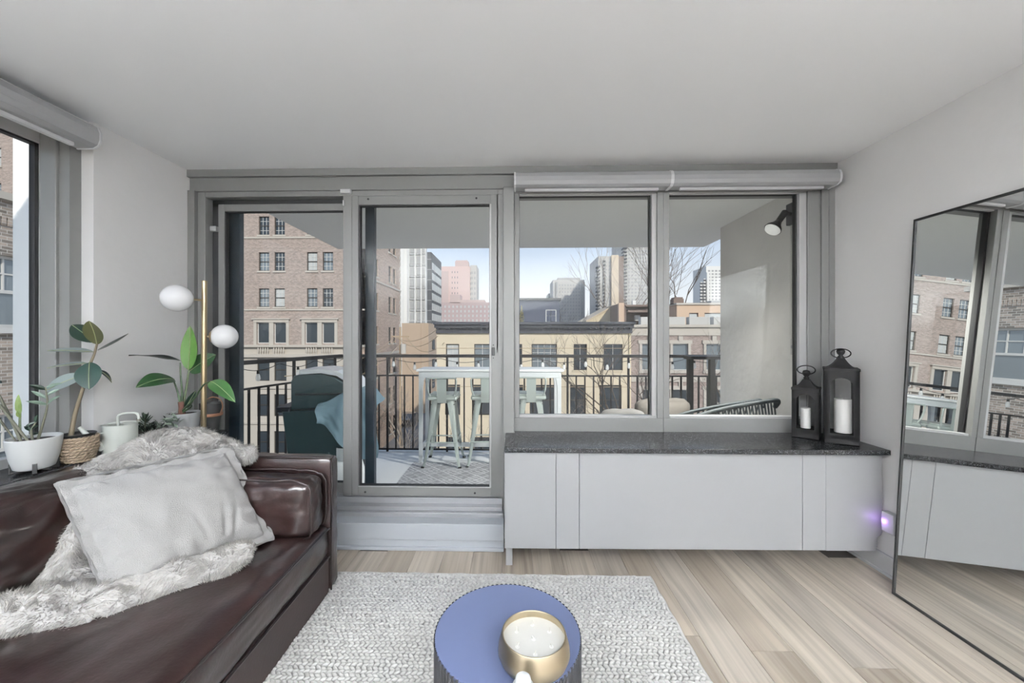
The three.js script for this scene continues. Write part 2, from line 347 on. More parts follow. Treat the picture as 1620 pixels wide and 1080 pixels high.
// ---------------------------------------------------------------- balcony
const stuccoN = fbm(31, 16, 16, 5), stuccoM = fbm(32, 5, 5, 4);
const stuccoMap = tex(512, 512, (u, v) => { const t = 0.5 + (stuccoM(u, v) - 0.5) * 0.28; return [0.66 * (0.72 + t * 0.56), 0.64 * (0.72 + t * 0.56), 0.61 * (0.72 + t * 0.56)]; }, true, [0.5, 0.5]);
M.stucco = std(lin(1, 1, 1), 0.9, { map: stuccoMap, bumpMap: tex(256, 256, (u, v) => stuccoN(u, v), false, [1, 1]), bumpScale: 0.004 });
M.soffit = std(lin(0.80, 0.795, 0.77), 0.9, { bumpMap: M.stucco.bumpMap, bumpScale: 0.002 });
M.slab = std(lin(0.72, 0.72, 0.72), 0.85, { bumpMap: M.stucco.bumpMap, bumpScale: 0.002 });
M.rail = std(lin(0.018, 0.017, 0.018), 0.5, { metalness: 0.3 });
struct('floor_1', bb(-2.72, 2.2, -0.32, -0.1, 2.82, 4.95), M.slab, 'pale concrete balcony floor slab', 'balcony floor');
struct('ceiling_1', bb(-2.22, 2.36, 2.435, 2.68, 2.80, 4.91, 0.01), M.soffit, 'pale plastered balcony soffit overhead', 'balcony ceiling');
struct('wall_outside_right', bb(2.11, 2.36, -0.1, 2.44, 2.80, 4.05, 0.006), M.stucco, 'cream stucco side wall of the balcony', 'wall');
struct('wall_outside_left', bb(-2.98, -2.44, -3.0, 3.0, 2.26, 2.62, 0.006), std(lin(0.9, 0.9, 0.91), 0.8), 'white outer fin wall beyond the left window', 'wall');
struct('wall_outside_front', merge([bb(-2.44, -2.18, -11, -0.0, 2.62, 2.8), bb(-2.2, 2.36, -11, -0.32, 2.62, 2.82)]), M.stucco, 'outer wall of the building below the balcony', 'wall');
{ // railing
  const t = thing('balcony_railing', 'black metal balcony railing with thin vertical bars', 'railing');
  const yt = 1.095, ym = 0.845, yb = -0.07, D = 4.85, xl = -2.14, xr = 2.6;
  part('handrail', bb(xl - 0.025, xr, yt - 0.025, yt + 0.012, D - 0.03, D + 0.03, 0.004), M.rail, t);
  part('middle_rail', bb(xl, xr, ym - 0.009, ym + 0.009, D - 0.012, D + 0.012), M.rail, t);
  part('bottom_rail', bb(xl, xr, yb - 0.01, yb + 0.01, D - 0.012, D + 0.012), M.rail, t);
  const SA = (f) => [lerp(xl, -2.62, f), lerp(-D, -2.86, f)], sideBar = (y, w, h) => { const a = SA(0), b = SA(1); return bar([a[0], y, a[1]], [b[0], y, b[1]], w, h); };
  part('handrail', sideBar(yt - 0.006, 0.06, 0.037), M.rail, t); part('middle_rail', sideBar(ym, 0.024, 0.018), M.rail, t); part('bottom_rail', sideBar(yb, 0.024, 0.02), M.rail, t);
  const bal = bb(-0.0085, 0.0085, yb, ym, -0.0085, 0.0085), post = bb(-0.012, 0.012, -0.1, yt - 0.02, -0.012, 0.012);
  const step = 0.1065;
  for (let i = 0; i < 44; i++) {
    const x = -2.10 + i * step, isPost = i % 7 === 5;
    if (x > 2.55) break;
    const m = part(isPost ? 'post' : 'baluster', isPost ? post : bal, M.rail, t); m.position.set(x, 0, -D);
  }
  for (let i = 0; i < 18; i++) { const m = part(i % 6 === 5 ? 'post' : 'baluster', i % 6 === 5 ? post : bal, M.rail, t); const q = SA(1 - (i + 0.8) / 19); m.position.set(q[0], 0, q[1]); }
  const big = bb(-0.028, 0.028, -0.1, yt - 0.02, -0.028, 0.028);
  for (const [x, d] of [[2.06, 4.62], [2.24, 4.48]]) part('corner_post', big, M.rail, t).position.set(x, 0, -d);
  part('handrail', bb(2.0, 2.35, yt - 0.025, yt + 0.012, 4.45, 4.66, 0.004), M.rail, t);
}
{ // string lights on the railing
  const t = thing('string_light', 'string of clear bulbs hanging from the balcony railing', 'string lights');
  const cable = [], spots = [];
  for (let i = 0; i <= 60; i++) { const x = -2.1 + i * 0.075, f = ((x + 2.1) % 0.6) / 0.6; cable.push([x, 1.06 - 0.045 * Math.sin(Math.PI * f) * 1.1, -4.80]); }
  part('cable', tube(cable, 0.0035, 160, 5), M.black, t);
  for (let i = 0; i < 17; i++) spots.push(-2.0 + i * 0.262);
  const sock = lathe([[0, 0], [0.011, 0], [0.013, -0.03], [0, -0.03]], 10), bulb = lathe([[0.009, -0.028], [0.017, -0.05], [0.021, -0.075], [0.014, -0.095], [0, -0.1]], 12);
  const glassM = phy(lin(0.95, 0.96, 0.96), 0.15, { transmission: 0.5, thickness: 0 });
  for (const x of spots) { const y = 1.06 - 0.045 * Math.sin(Math.PI * (((x + 2.1) % 0.6) / 0.6)); const s = part('socket', sock, M.black, t); s.position.set(x, y, -4.80); part('bulb', bulb, glassM, s); }
  const s2 = []; for (let i = 0; i <= 24; i++) s2.push([lerp(-2.56, -2.1, i / 24), 1.06 - 0.05 * Math.abs(Math.sin(i * 0.52)), -2.9 - i * 0.079]);
  part('cable', tube(s2, 0.0035, 60, 5), M.black, t);
  for (const k of [3, 9, 15, 21]) { const s = part('socket', sock, M.black, t); s.position.set(...s2[k]); part('bulb', bulb, glassM, s); }
}
{ // outdoor rug
  const a = fbm(81, 40, 40, 3);
  const rugTex = tex(512, 512, (u, v) => {
    const x = u * 4, y = v * 4, fx = Math.abs((x % 1) - 0.5), fy = Math.abs((y % 1) - 0.5), dd = fx + fy;
    let s = (Math.abs(dd - 0.5) < 0.045 || Math.abs(dd - 0.3) < 0.03 || dd < 0.1 || Math.abs(fx - fy) < 0.02) ? 0.62 : 0.3;
    s = s * 0.7 + 0.22 * a(u, v);
    return [s, s * 1.0, s * 1.04];
  }, true, [1, 1]);
  const t = thing('outdoor_rug', 'grey and white diamond patterned rug on the balcony floor', 'rug');
  part('weave', bb(-1.13, 1.25, -0.1, -0.092, 3.3, 4.42, 0.002), std(lin(1, 1, 1), 0.95, { map: rugTex }), t);
}
M.tolix = std(lin(0.42, 0.47, 0.45), 0.38, { metalness: 0.35 });
M.tableWhite = std(lin(0.62, 0.65, 0.67), 0.4, { metalness: 0.2 });
{ // bar table
  const t = thing('bar_table', 'pale grey metal bar table along the balcony railing', 'table', [-0.265, -0.1, -4.58]);
  part('tabletop', bb(-0.83, 0.83, 1.035, 1.06, -0.2, 0.2, 0.006), std(lin(0.8, 0.81, 0.82), 0.35), t);
  part('apron', [bb(-0.79, 0.79, 0.965, 1.035, -0.185, -0.16, 0.003), bb(-0.79, 0.79, 0.965, 1.035, 0.16, 0.185, 0.003), bb(-0.8, -0.775, 0.965, 1.035, -0.18, 0.18), bb(0.775, 0.8, 0.965, 1.035, -0.18, 0.18)], M.tableWhite, t);
  for (const sx of [-1, 1]) for (const sz of [-1, 1]) {
    const prof = [[0, 1.03], [-0.11, 1.03], [-0.075, 0.985], [-0.05, 0.93], [-0.04, 0.85], [-0.036, 0.02], [0, 0.02]].map(([a, b]) => [a * sx * 1.0, b]);
    part('leg', merge([extr(sx > 0 ? prof : prof.slice().reverse(), 0.03, 0.002).translate(sx * 0.8, 0, sz * 0.165 - 0.015), bb(sx > 0 ? 0.762 : -0.8, sx > 0 ? 0.8 : -0.762, 0, 0.022, -(sz * 0.165 + 0.016), -(sz * 0.165 - 0.016))]), M.tableWhite, t);
  }
  part('stretcher', [bb(-0.78, 0.78, 0.14, 0.19, -0.012, 0.012, 0.003), bb(-0.79, -0.77, 0.14, 0.19, -0.17, 0.17), bb(0.77, 0.79, 0.14, 0.19, -0.17, 0.17)], M.tableWhite, t);
}
{ // bar stools, seen from behind
  const t = thing('bar_stool', 'pale green metal bar stool at the left end of the table, all legs in view', 'stool', [-0.78, -0.1, -4.42], 0, 'metal bar stools at the balcony table');
  part('seat', merge([new RoundedBoxGeometry(0.31, 0.02, 0.30, 3, 0.009), new RoundedBoxGeometry(0.33, 0.045, 0.32, 3, 0.02).translate(0, -0.03, 0)].map(clean)).translate(0, 0.78, 0), M.tolix, t);
  const bk = [[-0.125, 0.765, 0.14], [-0.15, 0.83, 0.16], [-0.16, 0.93, 0.175], [-0.155, 0.965, 0.178], [-0.13, 0.975, 0.178], [0.13, 0.975, 0.178], [0.155, 0.965, 0.178], [0.16, 0.93, 0.175], [0.15, 0.83, 0.16], [0.125, 0.765, 0.14]];
  part('back_hoop', tube(bk, 0.009, 60, 8), M.tolix, t);
  part('backrest', grid(6, 10, (u, v) => [(u - 0.5) * 0.105, lerp(0.70, 0.98, v), 0.152 + 0.03 * v + 0.006 * Math.sin(v * 5)]), std(lin(0.40, 0.45, 0.43), 0.4, { metalness: 0.3, side: THREE.DoubleSide }), t);
  for (const sx of [-1, 1]) for (const sz of [-1, 1]) {
    // folded sheet leg: wide at the seat, narrow and flared at the foot
    const path = (v) => [sx * (0.115 + 0.075 * v + 0.012 * Math.pow(v, 6)), 0.76 - 0.745 * v, sz * (0.115 + 0.06 * v + 0.02 * Math.pow(v, 8))];
    const L = grid(6, 18, (u, v) => { const w = lerp(0.075, 0.022, Math.pow(v, 0.8)), q = path(v), k = (u - 0.5) * 2; return k < 0 ? [q[0] + sx * k * w, q[1], q[2] + sz * 0.004] : [q[0] + sx * 0.004, q[1], q[2] - sz * k * w]; });
    const leg = part('leg', L, std(lin(0.42, 0.47, 0.45), 0.38, { metalness: 0.35, side: THREE.DoubleSide }), t);
    part('foot', bb(path(1)[0] - 0.017, path(1)[0] + 0.017, 0, 0.02, -(path(1)[2] + 0.017), -(path(1)[2] - 0.017), 0.004), M.black, leg);
  }
  part('footrest', [rod([-0.165, 0.27, 0.155], [0.165, 0.27, 0.155], 0.008), rod([-0.165, 0.27, -0.155], [0.165, 0.27, -0.155], 0.008), rod([-0.165, 0.3, -0.155], [-0.165, 0.3, 0.155], 0.008), rod([0.165, 0.3, -0.155], [0.165, 0.3, 0.155], 0.008)], M.tolix, t);
  part('cross_brace', [bar([-0.13, 0.68, -0.12], [0.13, 0.68, 0.12], 0.02, 0.006), bar([0.13, 0.68, -0.12], [-0.13, 0.68, 0.12], 0.02, 0.006)], M.rail, t);
  copyOf(t, 'bar_stool', [-0.31, -0.1, -4.46], 0.05, 'pale green metal bar stool in the middle, half hidden by the door stile', 'metal bar stools at the balcony table');
  copyOf(t, 'bar_stool', [0.205, -0.1, -4.5], -0.04, 'pale green metal bar stool at the right end, seen over the black sill', 'metal bar stools at the balcony table');
}
{ // gas grill
  const gm = phy(lin(0.05, 0.08, 0.09), 0.3, { metalness: 0.3, clearcoat: 0.4 }), gd = std(lin(0.02, 0.024, 0.03), 0.45), cover = std(lin(0.17, 0.26, 0.32), 0.7, { side: THREE.DoubleSide });
  const t = thing('gas_grill', 'dark green gas grill with open hood on the balcony', 'grill', [-1.62, -0.1, -3.42], 0.12);
  part('cabinet', extr([[-0.25, 0.38], [0.26, 0.40], [0.3, 0.82], [-0.30, 0.80]], 0.4, 0.008).translate(0, 0, -0.2), gm, t);
  part('side_shelf', [bb(-0.36, -0.25, 0.80, 0.845, -0.2, 0.2, 0.006), bb(0.24, 0.4, 0.82, 0.865, -0.2, 0.2, 0.006)], gd, t);
  const hood = part('hood', extr([[-0.24, 0.83], [-0.24, 1.05], [-0.22, 1.09], [-0.18, 1.10], [-0.02, 1.105], [0.1, 1.075], [0.2, 1.01], [0.27, 0.93], [0.29, 0.85]], 0.34, 0.012).translate(0, 0, -0.17), gm, t);
  part('hood_reflection', extr([[-0.18, 1.115], [-0.01, 1.125], [0.12, 1.1], [0.23, 1.025], [0.31, 0.93], [0.31, 0.96], [0.24, 1.06], [0.12, 1.135], [-0.02, 1.155], [-0.18, 1.145]], 0.36, 0.004).translate(0, 0, -0.18), std(lin(0.66, 0.68, 0.72), 0.3), hood);  // pale strip stands in for the reflection on the lid
  part('handle', [rod([-0.2, 0.95, 0.21], [0.22, 0.95, 0.21], 0.01), rod([-0.15, 0.95, 0.17], [-0.15, 0.95, 0.21], 0.006), rod([0.17, 0.95, 0.17], [0.17, 0.95, 0.21], 0.006)], gd, t);
  for (const [x, z] of [[-0.2, 0.15], [-0.2, -0.15], [0.24, 0.15], [0.24, -0.15]]) part('leg', bb(x - 0.025, x + 0.025, 0, 0.4, -z - 0.02, -z + 0.02, 0.004), gd, t);
  part('bottom_shelf', bb(-0.22, 0.26, 0.1, 0.125, -0.17, 0.17, 0.004), gd, t);
  const c = tag(thing('grill_cover', 'slate blue fabric cover thrown over the right side of the grill', 'cover', [-1.62, -0.1, -3.42], 0.12), null);
  part('cloth', grid(26, 26, (u, v) => {
    const a = lerp(-0.02, 0.46, u), sw = smoothstep(v, 0.25, 1);
    const top = lerp(0.875, 0.985, smoothstep(u, 0, 0.55)) - 0.12 * smoothstep(u, 0.75, 1);
    const y = v < 0.3 ? top : lerp(top, lerp(0.72, 0.42, smoothstep(u, 0, 0.7)), (v - 0.3) / 0.7);
    const z = v < 0.3 ? lerp(-0.1, 0.225, v / 0.3) : 0.235 + 0.02 * Math.sin(u * 14 + v * 3) * sw + 0.03 * sw;
    return [a + 0.015 * Math.sin(v * 9), y, z + n3(u * 5, v * 4, 2) * 0.012];
  }), cover, c);
  const p = thing('propane_tank', 'white propane tank on the floor under the grill', 'tank', [-1.42, -0.1, -3.30]);
  part('tank', lathe([[0, 0.03], [0.10, 0.035], [0.14, 0.08], [0.148, 0.2], [0.148, 0.3], [0.13, 0.37], [0.06, 0.41], [0, 0.415]], 28), std(lin(0.72, 0.74, 0.76), 0.4), p);
  part('foot_ring', lathe([[0.1, 0], [0.105, 0], [0.105, 0.05], [0.1, 0.05]], 24), std(lin(0.72, 0.74, 0.76), 0.4), p);
  part('collar', lathe([[0.085, 0.39], [0.09, 0.39], [0.09, 0.5], [0.085, 0.5]], 24), std(lin(0.72, 0.74, 0.76), 0.4), p);
}
{ // rope lounge chair with cushions, only its top edge shows over the sill
  const t = thing('lounge_chair', 'black rope lounge chair close to the window by the balcony side wall', 'chair', [1.62, -0.1, -3.15], 0);
  const rope = std(lin(0.03, 0.04, 0.045), 0.6);
  const arm = (f) => [lerp(-0.32, 0.33, f), 0.79 + 0.16 * Math.pow(f, 0.75), 0.17 - 0.03 * Math.sin(f * 3.14)];
  const back = (f) => [lerp(-0.30, 0.35, f), 0.79 + 0.13 * Math.pow(f, 0.8), -0.03 - 0.02 * Math.sin(f * 3.14)];
  const A1 = [], B1 = []; for (let i = 0; i <= 20; i++) { A1.push(arm(i / 20)); B1.push(back(i / 20)); }
  A1.push([0.365, 0.945, 0.16], [0.378, 0.925, 0.14], [0.372, 0.895, 0.12]); B1.push([0.372, 0.90, -0.04], [0.37, 0.87, -0.02]);
  part('arm', tube(A1, 0.017, 60, 10), rope, t); part('rim', tube(B1, 0.014, 60, 8), rope, t);
  part('seat_ring', tube([[-0.3, 0.42, 0.2], [0.3, 0.42, 0.2], [0.34, 0.42, -0.2], [-0.3, 0.42, -0.2]], 0.014, 50, 8, true), rope, t);
  for (let i = 0; i <= 30; i++) { const f = i / 30, q = arm(f), p = back(f); part('rope', tube([q, [q[0] * 0.99, (q[1] + 0.42) / 2 + 0.05, 0.2], [q[0] * 0.9, 0.42, 0.2]], 0.0065, 8, 5), rope, t); if (i % 2 === 0) part('rope', tube([p, [p[0], (p[1] + 0.42) / 2, -0.14], [p[0] * 0.9, 0.42, -0.2]], 0.0065, 8, 5), rope, t); }
  for (let i = 0; i <= 9; i++) { const f = 0.72 + i * 0.031, q = arm(f), p = back(f); part('rope', tube([q, [(q[0] + p[0]) / 2, (q[1] + p[1]) / 2 - 0.01, 0.06], p], 0.006, 6, 5), rope, t); }
  for (const [x, z] of [[-0.3, 0.2], [0.3, 0.2], [-0.3, -0.2], [0.3, -0.2]]) part('leg', rod([x * 1.15, 0, z * 1.2], [x, 0.42, z], 0.014), rope, t);
  const cm = std(lin(0.125, 0.113, 0.10), 0.95);
  const c1 = thing('outdoor_cushion', 'beige piped cushion leaning on the left of the lounge chair', 'cushion', [1.40, 0.52, -3.72], 0.2);
  part('cover', softBox(0.52, 0.42, 0.14, 0.06, [0.02, 0.02, 0.05], 3, 0.006, 14), cm, c1);
  const c2 = thing('outdoor_cushion', 'pale cushion lying low just left of the window mullion', 'cushion', [1.0, 0.49, -3.6], -0.1);
  part('cover', softBox(0.42, 0.3, 0.16, 0.07, [0.02, 0.03, 0.05], 5, 0.006, 14), std(lin(0.17, 0.165, 0.16), 0.95), c2);
}
{ // floodlight on the side wall, its beam added to brighten the balcony
  const t = thing('floodlight', 'black bullet floodlight on the cream balcony wall', 'light', [2.11, 2.23, -2.99]);
  part('wall_plate', bb(-0.03, 0, -0.06, 0.10, -0.075, 0.055, 0.006), std(lin(0.05, 0.05, 0.055), 0.5), t);
  for (const y of [-0.035, 0.075]) part('screw', rod([-0.034, y, 0.02], [-0.028, y, 0.02], 0.006, 8), M.black, t);
  part('swivel', [rod([-0.02, 0.015, 0], [-0.075, 0.02, 0.0], 0.013, 10), rod([-0.07, 0.03, 0], [-0.135, -0.055, 0.01], 0.024, 14, 0.021)], M.black, t);
  const dir = new THREE.Vector3(-0.62, -0.78, 0.08).normalize();
  const q = new THREE.Quaternion().setFromUnitVectors(new THREE.Vector3(0, -1, 0), dir);
  const at = (g) => g.applyQuaternion(q).translate(-0.135, -0.055, 0.01);
  part('lamp_holder', at(lathe([[0, 0.02], [0.022, 0.015], [0.03, -0.01], [0.055, -0.045], [0.06, -0.062], [0.056, -0.062], [0, -0.05]], 24)), M.black, t);
  part('lens', at(lathe([[0.056, -0.06], [0.05, -0.075], [0.03, -0.085], [0, -0.088]], 24)), std(lin(0.6, 0.6, 0.58), 0.3, { emissive: lin(1, 0.97, 0.93), emissiveIntensity: 0.25 }), t);  // lens glow added along with the beam
  const s = new THREE.SpotLight(new THREE.Color().setRGB(1, 0.97, 0.93), 27, 0, 1.0, 0.7); s.name = 'added_flood_beam'; s.position.set(-0.135, -0.055, 0.01).addScaledVector(dir, 0.1);
  s.target.position.copy(s.position).addScaledVector(dir, 2).add(new THREE.Vector3(-0.9, -1.0, -1.3)); s.penumbra = 1; s.castShadow = true; s.shadow.radius = 5; t.add(s, s.target);
  part('conduit', rod([-0.012, -0.07, -0.02], [-0.012, -0.95, -0.02], 0.009, 8), M.stucco, t);
  const o = thing('outdoor_outlet', 'small metal weatherproof outlet low on the balcony wall', 'outlet', [2.11, 1.25, -2.97]);
  part('cover_plate', bb(-0.02, 0, -0.06, 0.06, -0.04, 0.04, 0.004), std(lin(0.5, 0.49, 0.47), 0.5, { metalness: 0.4 }), o);
  part('knob', rod([-0.034, 0, 0.0], [-0.018, 0, 0.0], 0.014, 14), std(lin(0.3, 0.3, 0.3), 0.4, { metalness: 0.5 }), o);
}
// ---------------------------------------------------------------- the street and the buildings
const GY = -10;
function brickTex(seed, base, vary, mortar, cols, rows, W = 512, H = 512) {
  const r = rng(seed), tone = new Float32Array(cols * rows).map(() => r()), n = fbm(seed + 5, 30, 30, 3);
  return tex(W, H, (u, v) => {
    const y = v * rows, j = Math.floor(y), x = u * cols + (j % 2) * 0.5, i = Math.floor(x) % cols, fx = x - Math.floor(x), fy = y - j;
    const m = fx < 0.07 || fy < 0.17, k = tone[j * cols + i];
    const c = m ? mortar : base.map((b, q) => b * (1 + (k - 0.5) * vary[q]));
    return c.map((q) => q * (0.86 + 0.28 * n(u, v)));
  });
}
// one texture tile is 2 m wide and 2 m tall
const brickA = brickTex(101, [0.36, 0.285, 0.25], [0.5, 0.45, 0.45], [0.44, 0.40, 0.37], 9, 27);
const brickN = brickTex(102, [0.33, 0.275, 0.235], [0.95, 0.9, 0.9], [0.56, 0.53, 0.49], 9, 26);
const brickR = brickTex(103, [0.33, 0.26, 0.235], [0.4, 0.4, 0.4], [0.42, 0.37, 0.34], 9, 27);
for (const t of [brickA, brickN, brickR]) t.repeat.set(0.5, 0.5);
const C = {
  brickA: std(lin(1, 1, 1), 0.9, { map: brickA }), brickN: std(lin(1, 1, 1), 0.9, { map: brickN }), brickR: std(lin(1, 1, 1), 0.9, { map: brickR }),
  lime: std(lin(0.50, 0.46, 0.41), 0.85), yellow: std(lin(0.64, 0.555, 0.42), 0.85), yellowLight: std(lin(0.70, 0.60, 0.43), 0.85), cornice: std(lin(0.055, 0.06, 0.075), 0.6),
  navy: std(lin(0.075, 0.09, 0.135), 0.6), glassDark: std(lin(0.06, 0.075, 0.09), 0.12, { metalness: 0.35 }), glassMid: std(lin(0.22, 0.26, 0.29), 0.15, { metalness: 0.3 }), glassPale: std(lin(0.5, 0.52, 0.52), 0.3),
  whiteF: std(lin(0.62, 0.61, 0.59), 0.6), darkF: std(lin(0.05, 0.045, 0.04), 0.6), pink: std(lin(0.62, 0.47, 0.44), 0.85), pinkDark: std(lin(0.52, 0.41, 0.39), 0.85), rose: std(lin(0.46, 0.36, 0.355), 0.85),
  white: std(lin(0.74, 0.73, 0.71), 0.8), concrete: std(lin(0.50, 0.49, 0.47), 0.85), grey: std(lin(0.40, 0.40, 0.40), 0.8), dark: std(lin(0.10, 0.105, 0.115), 0.7), tan: std(lin(0.50, 0.385, 0.29), 0.85), beige: std(lin(0.60, 0.50, 0.38), 0.85), peach: std(lin(0.60, 0.44, 0.32), 0.85), brown: std(lin(0.2, 0.145, 0.12), 0.8),
  asphalt: std(lin(0.16, 0.16, 0.165), 0.95), pave: std(lin(0.38, 0.37, 0.36), 0.95), bark: std(lin(0.13, 0.105, 0.085), 0.95), barkPale: std(lin(0.28, 0.24, 0.205), 0.95), wire: std(lin(0.45, 0.36, 0.25), 0.8), wood: std(lin(0.42, 0.32, 0.22), 0.9),
};
struct('ground', bb(-160, 160, GY - 0.4, GY, 3, 420), C.asphalt, 'grey street level below the balcony', 'ground');
struct('pavement', bb(-13.0, 30, GY, GY + 0.15, 25, 31), C.pave, 'pavement in front of the yellow terrace', 'pavement');

const W1 = { w: 1, h: 1 };
// a sash window: frame (part) with pane and muntins (sub-parts); local z = 0 is the outer face of the wall
const protoCache = {};
function windowGeo(w, h, cols, rows, kind) {
  const key = [w, h, cols, rows, kind].join(); if (protoCache[key]) return protoCache[key];
  const f = 0.07, fr = [bb(-w / 2, -w / 2 + f, 0, h, 0.1, 0.2), bb(w / 2 - f, w / 2, 0, h, 0.1, 0.2), bb(-w / 2, w / 2, h - f, h, 0.1, 0.2), bb(-w / 2, w / 2, 0, f, 0.1, 0.2)];
  if (kind !== 'plain') fr.push(bb(-w / 2, w / 2, h / 2 - 0.04, h / 2 + 0.04, 0.1, 0.2));
  const mu = [];
  for (let i = 1; i < cols; i++) mu.push(bb(-w / 2 + w * i / cols - 0.018, -w / 2 + w * i / cols + 0.018, kind === 'upper' ? h / 2 : 0, h, 0.12, 0.16));
  for (let j = 1; j < rows; j++) { const y = kind === 'upper' ? h / 2 + (h / 2) * j / rows : h * j / rows; mu.push(bb(-w / 2, w / 2, y - 0.018, y + 0.018, 0.12, 0.16)); }
  const pane = bb(-w / 2 + 0.02, w / 2 - 0.02, 0.02, h - 0.02, 0.15, 0.17);
  return protoCache[key] = { frame: merge(fr), muntin: mu.length ? merge(mu) : null, pane };
}
const PANES = [C.glassDark, C.glassMid, C.glassPale, C.glassPale];
const rw = rng(77);
function addWindow(parent, w, h, cols, rows, kind, frameMat, pos, turn = 0, paneMat) {
  const q = windowGeo(w, h, cols, rows, kind);
  const f = part('window', q.frame, frameMat, parent); f.position.set(...pos); f.rotation.y = turn;
  part('pane', q.pane, paneMat ?? PANES[Math.floor(rw() * 4)], f);
  if (q.muntin) part('muntin', q.muntin, C.whiteF, f);
  return f;
}
// wall with window openings in it; face at z = 0, x0..x1, y0..y1
function wallWith(x0, x1, y0, y1, openings, thick = 0.25) {
  const holes = openings.map(([x, y, w, h]) => [[x - w / 2, y], [x - w / 2, y + h], [x + w / 2, y + h], [x + w / 2, y]]);
  return metreUV(extr([[x0, y0], [x1, y0], [x1, y1], [x0, y1]], thick, 0, holes).translate(0, 0, -thick));
}
{ // A: tall brick apartment house across the street, left
  const t = thing('apartment_building', 'tall pinkish brick apartment house on the left with white stone trim', 'building', [-13.4, 0, -35]);
  const op = [], sills = [], surr = [], balus = [];
  const rowsY = [4.05, 7.32, 10.58, 13.84, 17.1, 20.3];
  const pairs = []; for (let k = 0; k < 10; k++) pairs.push(-4.06 - k * 4.42);
  const wins = [];
  for (const px of pairs) {
    for (const y of rowsY) for (const s of [-0.72, 0.72]) { op.push([px + s, y, 0.96, 1.68]); wins.push([px + s, y, 0.96, 1.68, 3, 4, 'sash']); sills.push(bb(px + s - 0.6, px + s + 0.6, y - 0.16, y, -0.08, 0.2)); }
    for (const s of [-0.78, 0.78]) { op.push([px + s, 0.75, 1.14, 1.9]); wins.push([px + s, 0.75, 1.14, 1.9, 1, 1, 'plain']); }
    surr.push(bb(px - 1.62, px + 1.62, 2.65, 2.95, -0.14, 0.1), bb(px - 1.62, px - 1.36, 0.6, 2.65, -0.1, 0.1), bb(px + 1.36, px + 1.62, 0.6, 2.65, -0.1, 0.1), bb(px - 0.2, px + 0.2, 0.6, 2.65, -0.1, 0.1), bb(px - 1.75, px + 1.75, 2.92, 3.02, -0.22, 0.1));
    for (const s of [-0.72, 0.72]) for (let i = -2; i <= 2; i++) balus.push(lathe([[0.05, 0], [0.05, 0.06], [0.035, 0.1], [0.085, 0.3], [0.05, 0.5], [0.05, 0.6]], 8).translate(px + s + i * 0.22, -0.22, 0.14));
  }
  part('brick_wall', wallWith(-46, 0, 0.55, 23, op), C.brickA, t);
  for (const [x, y, w, h, c, r, k] of wins) addWindow(t, w, h, c, r, k, k === 'plain' ? C.whiteF : C.darkF, [x, y, 0], 0, k === 'plain' ? C.glassDark : undefined);
  part('window_sill', merge(sills), C.lime, t, 'pale stone window sills', 'stuff');
  part('stone_surround', merge(surr), C.lime, t, 'white stone surrounds of the paired tall windows');
  part('string_course', [bb(-46, 0.02, 0.42, 0.62, -0.25, 0.1), bb(-46, 0.02, -0.5, -0.22, -0.25, 0.1), bb(-46, 0.02, 3.72, 3.86, -0.08, 0.1), bb(-46, 0.02, 10.25, 10.4, -0.06, 0.1), bb(-46, 0, -0.3, 0.5, 0.05, 0.3)], C.lime, t);
  part('baluster', merge(balus), C.lime, t, 'turned stone balusters of the false balcony', 'stuff');
  const lo = [], lw = [];
  for (const px of pairs) for (const y of [-2.65, -5.85, -9.2]) for (const s of [-0.78, 0.78]) { lo.push([px + s, y, 1.14, 2.0]); lw.push([px + s, y]); }
  part('stone_base', wallWith(-46, 0, GY, -0.45, lo), C.lime, t);
  for (const [x, y] of lw) addWindow(t, 1.14, 2.0, 1, 2, 'sash', C.darkF, [x, y, 0], 0, C.glassDark);
  part('base_course', [bb(-46, 0.02, -3.35, -3.15, -0.12, 0.1), bb(-46, 0.02, -6.55, -6.35, -0.12, 0.1)], C.lime, t);
  // flank running away from the street
  const side = new THREE.Group();
  const so = [], sw = [];
  for (const y of [-9.2, -5.9, -2.65, 0.65, 3.95, 7.25, 10.5, 13.8, 17.1]) for (const z of [3.1, 7.3, 8.9]) { so.push([z, y, 0.95, 1.75]); sw.push([z, y]); }
  const fl = part('brick_flank', wallWith(0, 11.2, GY, 23, so), std(lin(1.12, 1.04, 0.96), 0.9, { map: brickA }), t); fl.rotation.y = Math.PI / 2; 
  for (const [z, y] of sw) addWindow(t, 0.95, 1.75, 1, 1, 'sash', C.darkF, [0, y, -z], Math.PI / 2, C.glassDark);
  const qn = [], fs = []; for (let i = 0; i < 50; i++) qn.push(bb(-0.3, 0.04, GY + i * 0.66, GY + i * 0.66 + 0.36, 11.2 - (i % 2 ? 0.5 : 0.32), 11.24));
  part('quoin', merge(qn), C.lime, t, 'white corner stones', 'stuff');
  for (const [z, y] of sw) fs.push(bb(-0.1, 0.08, y - 0.14, y, z - 0.6, z + 0.6));
  part('window_sill', merge(fs), C.lime, t, null, 'stuff');
  part('string_course', [bb(-0.1, 0.1, 6.7, 6.85, 0, 11.2), bb(-0.1, 0.1, -0.5, -0.25, 0, 11.2)], C.lime, t);
  part('rear_mass', bb(-46, -0.3, GY, 23, 0.6, 11.2), C.brickA, t);
}
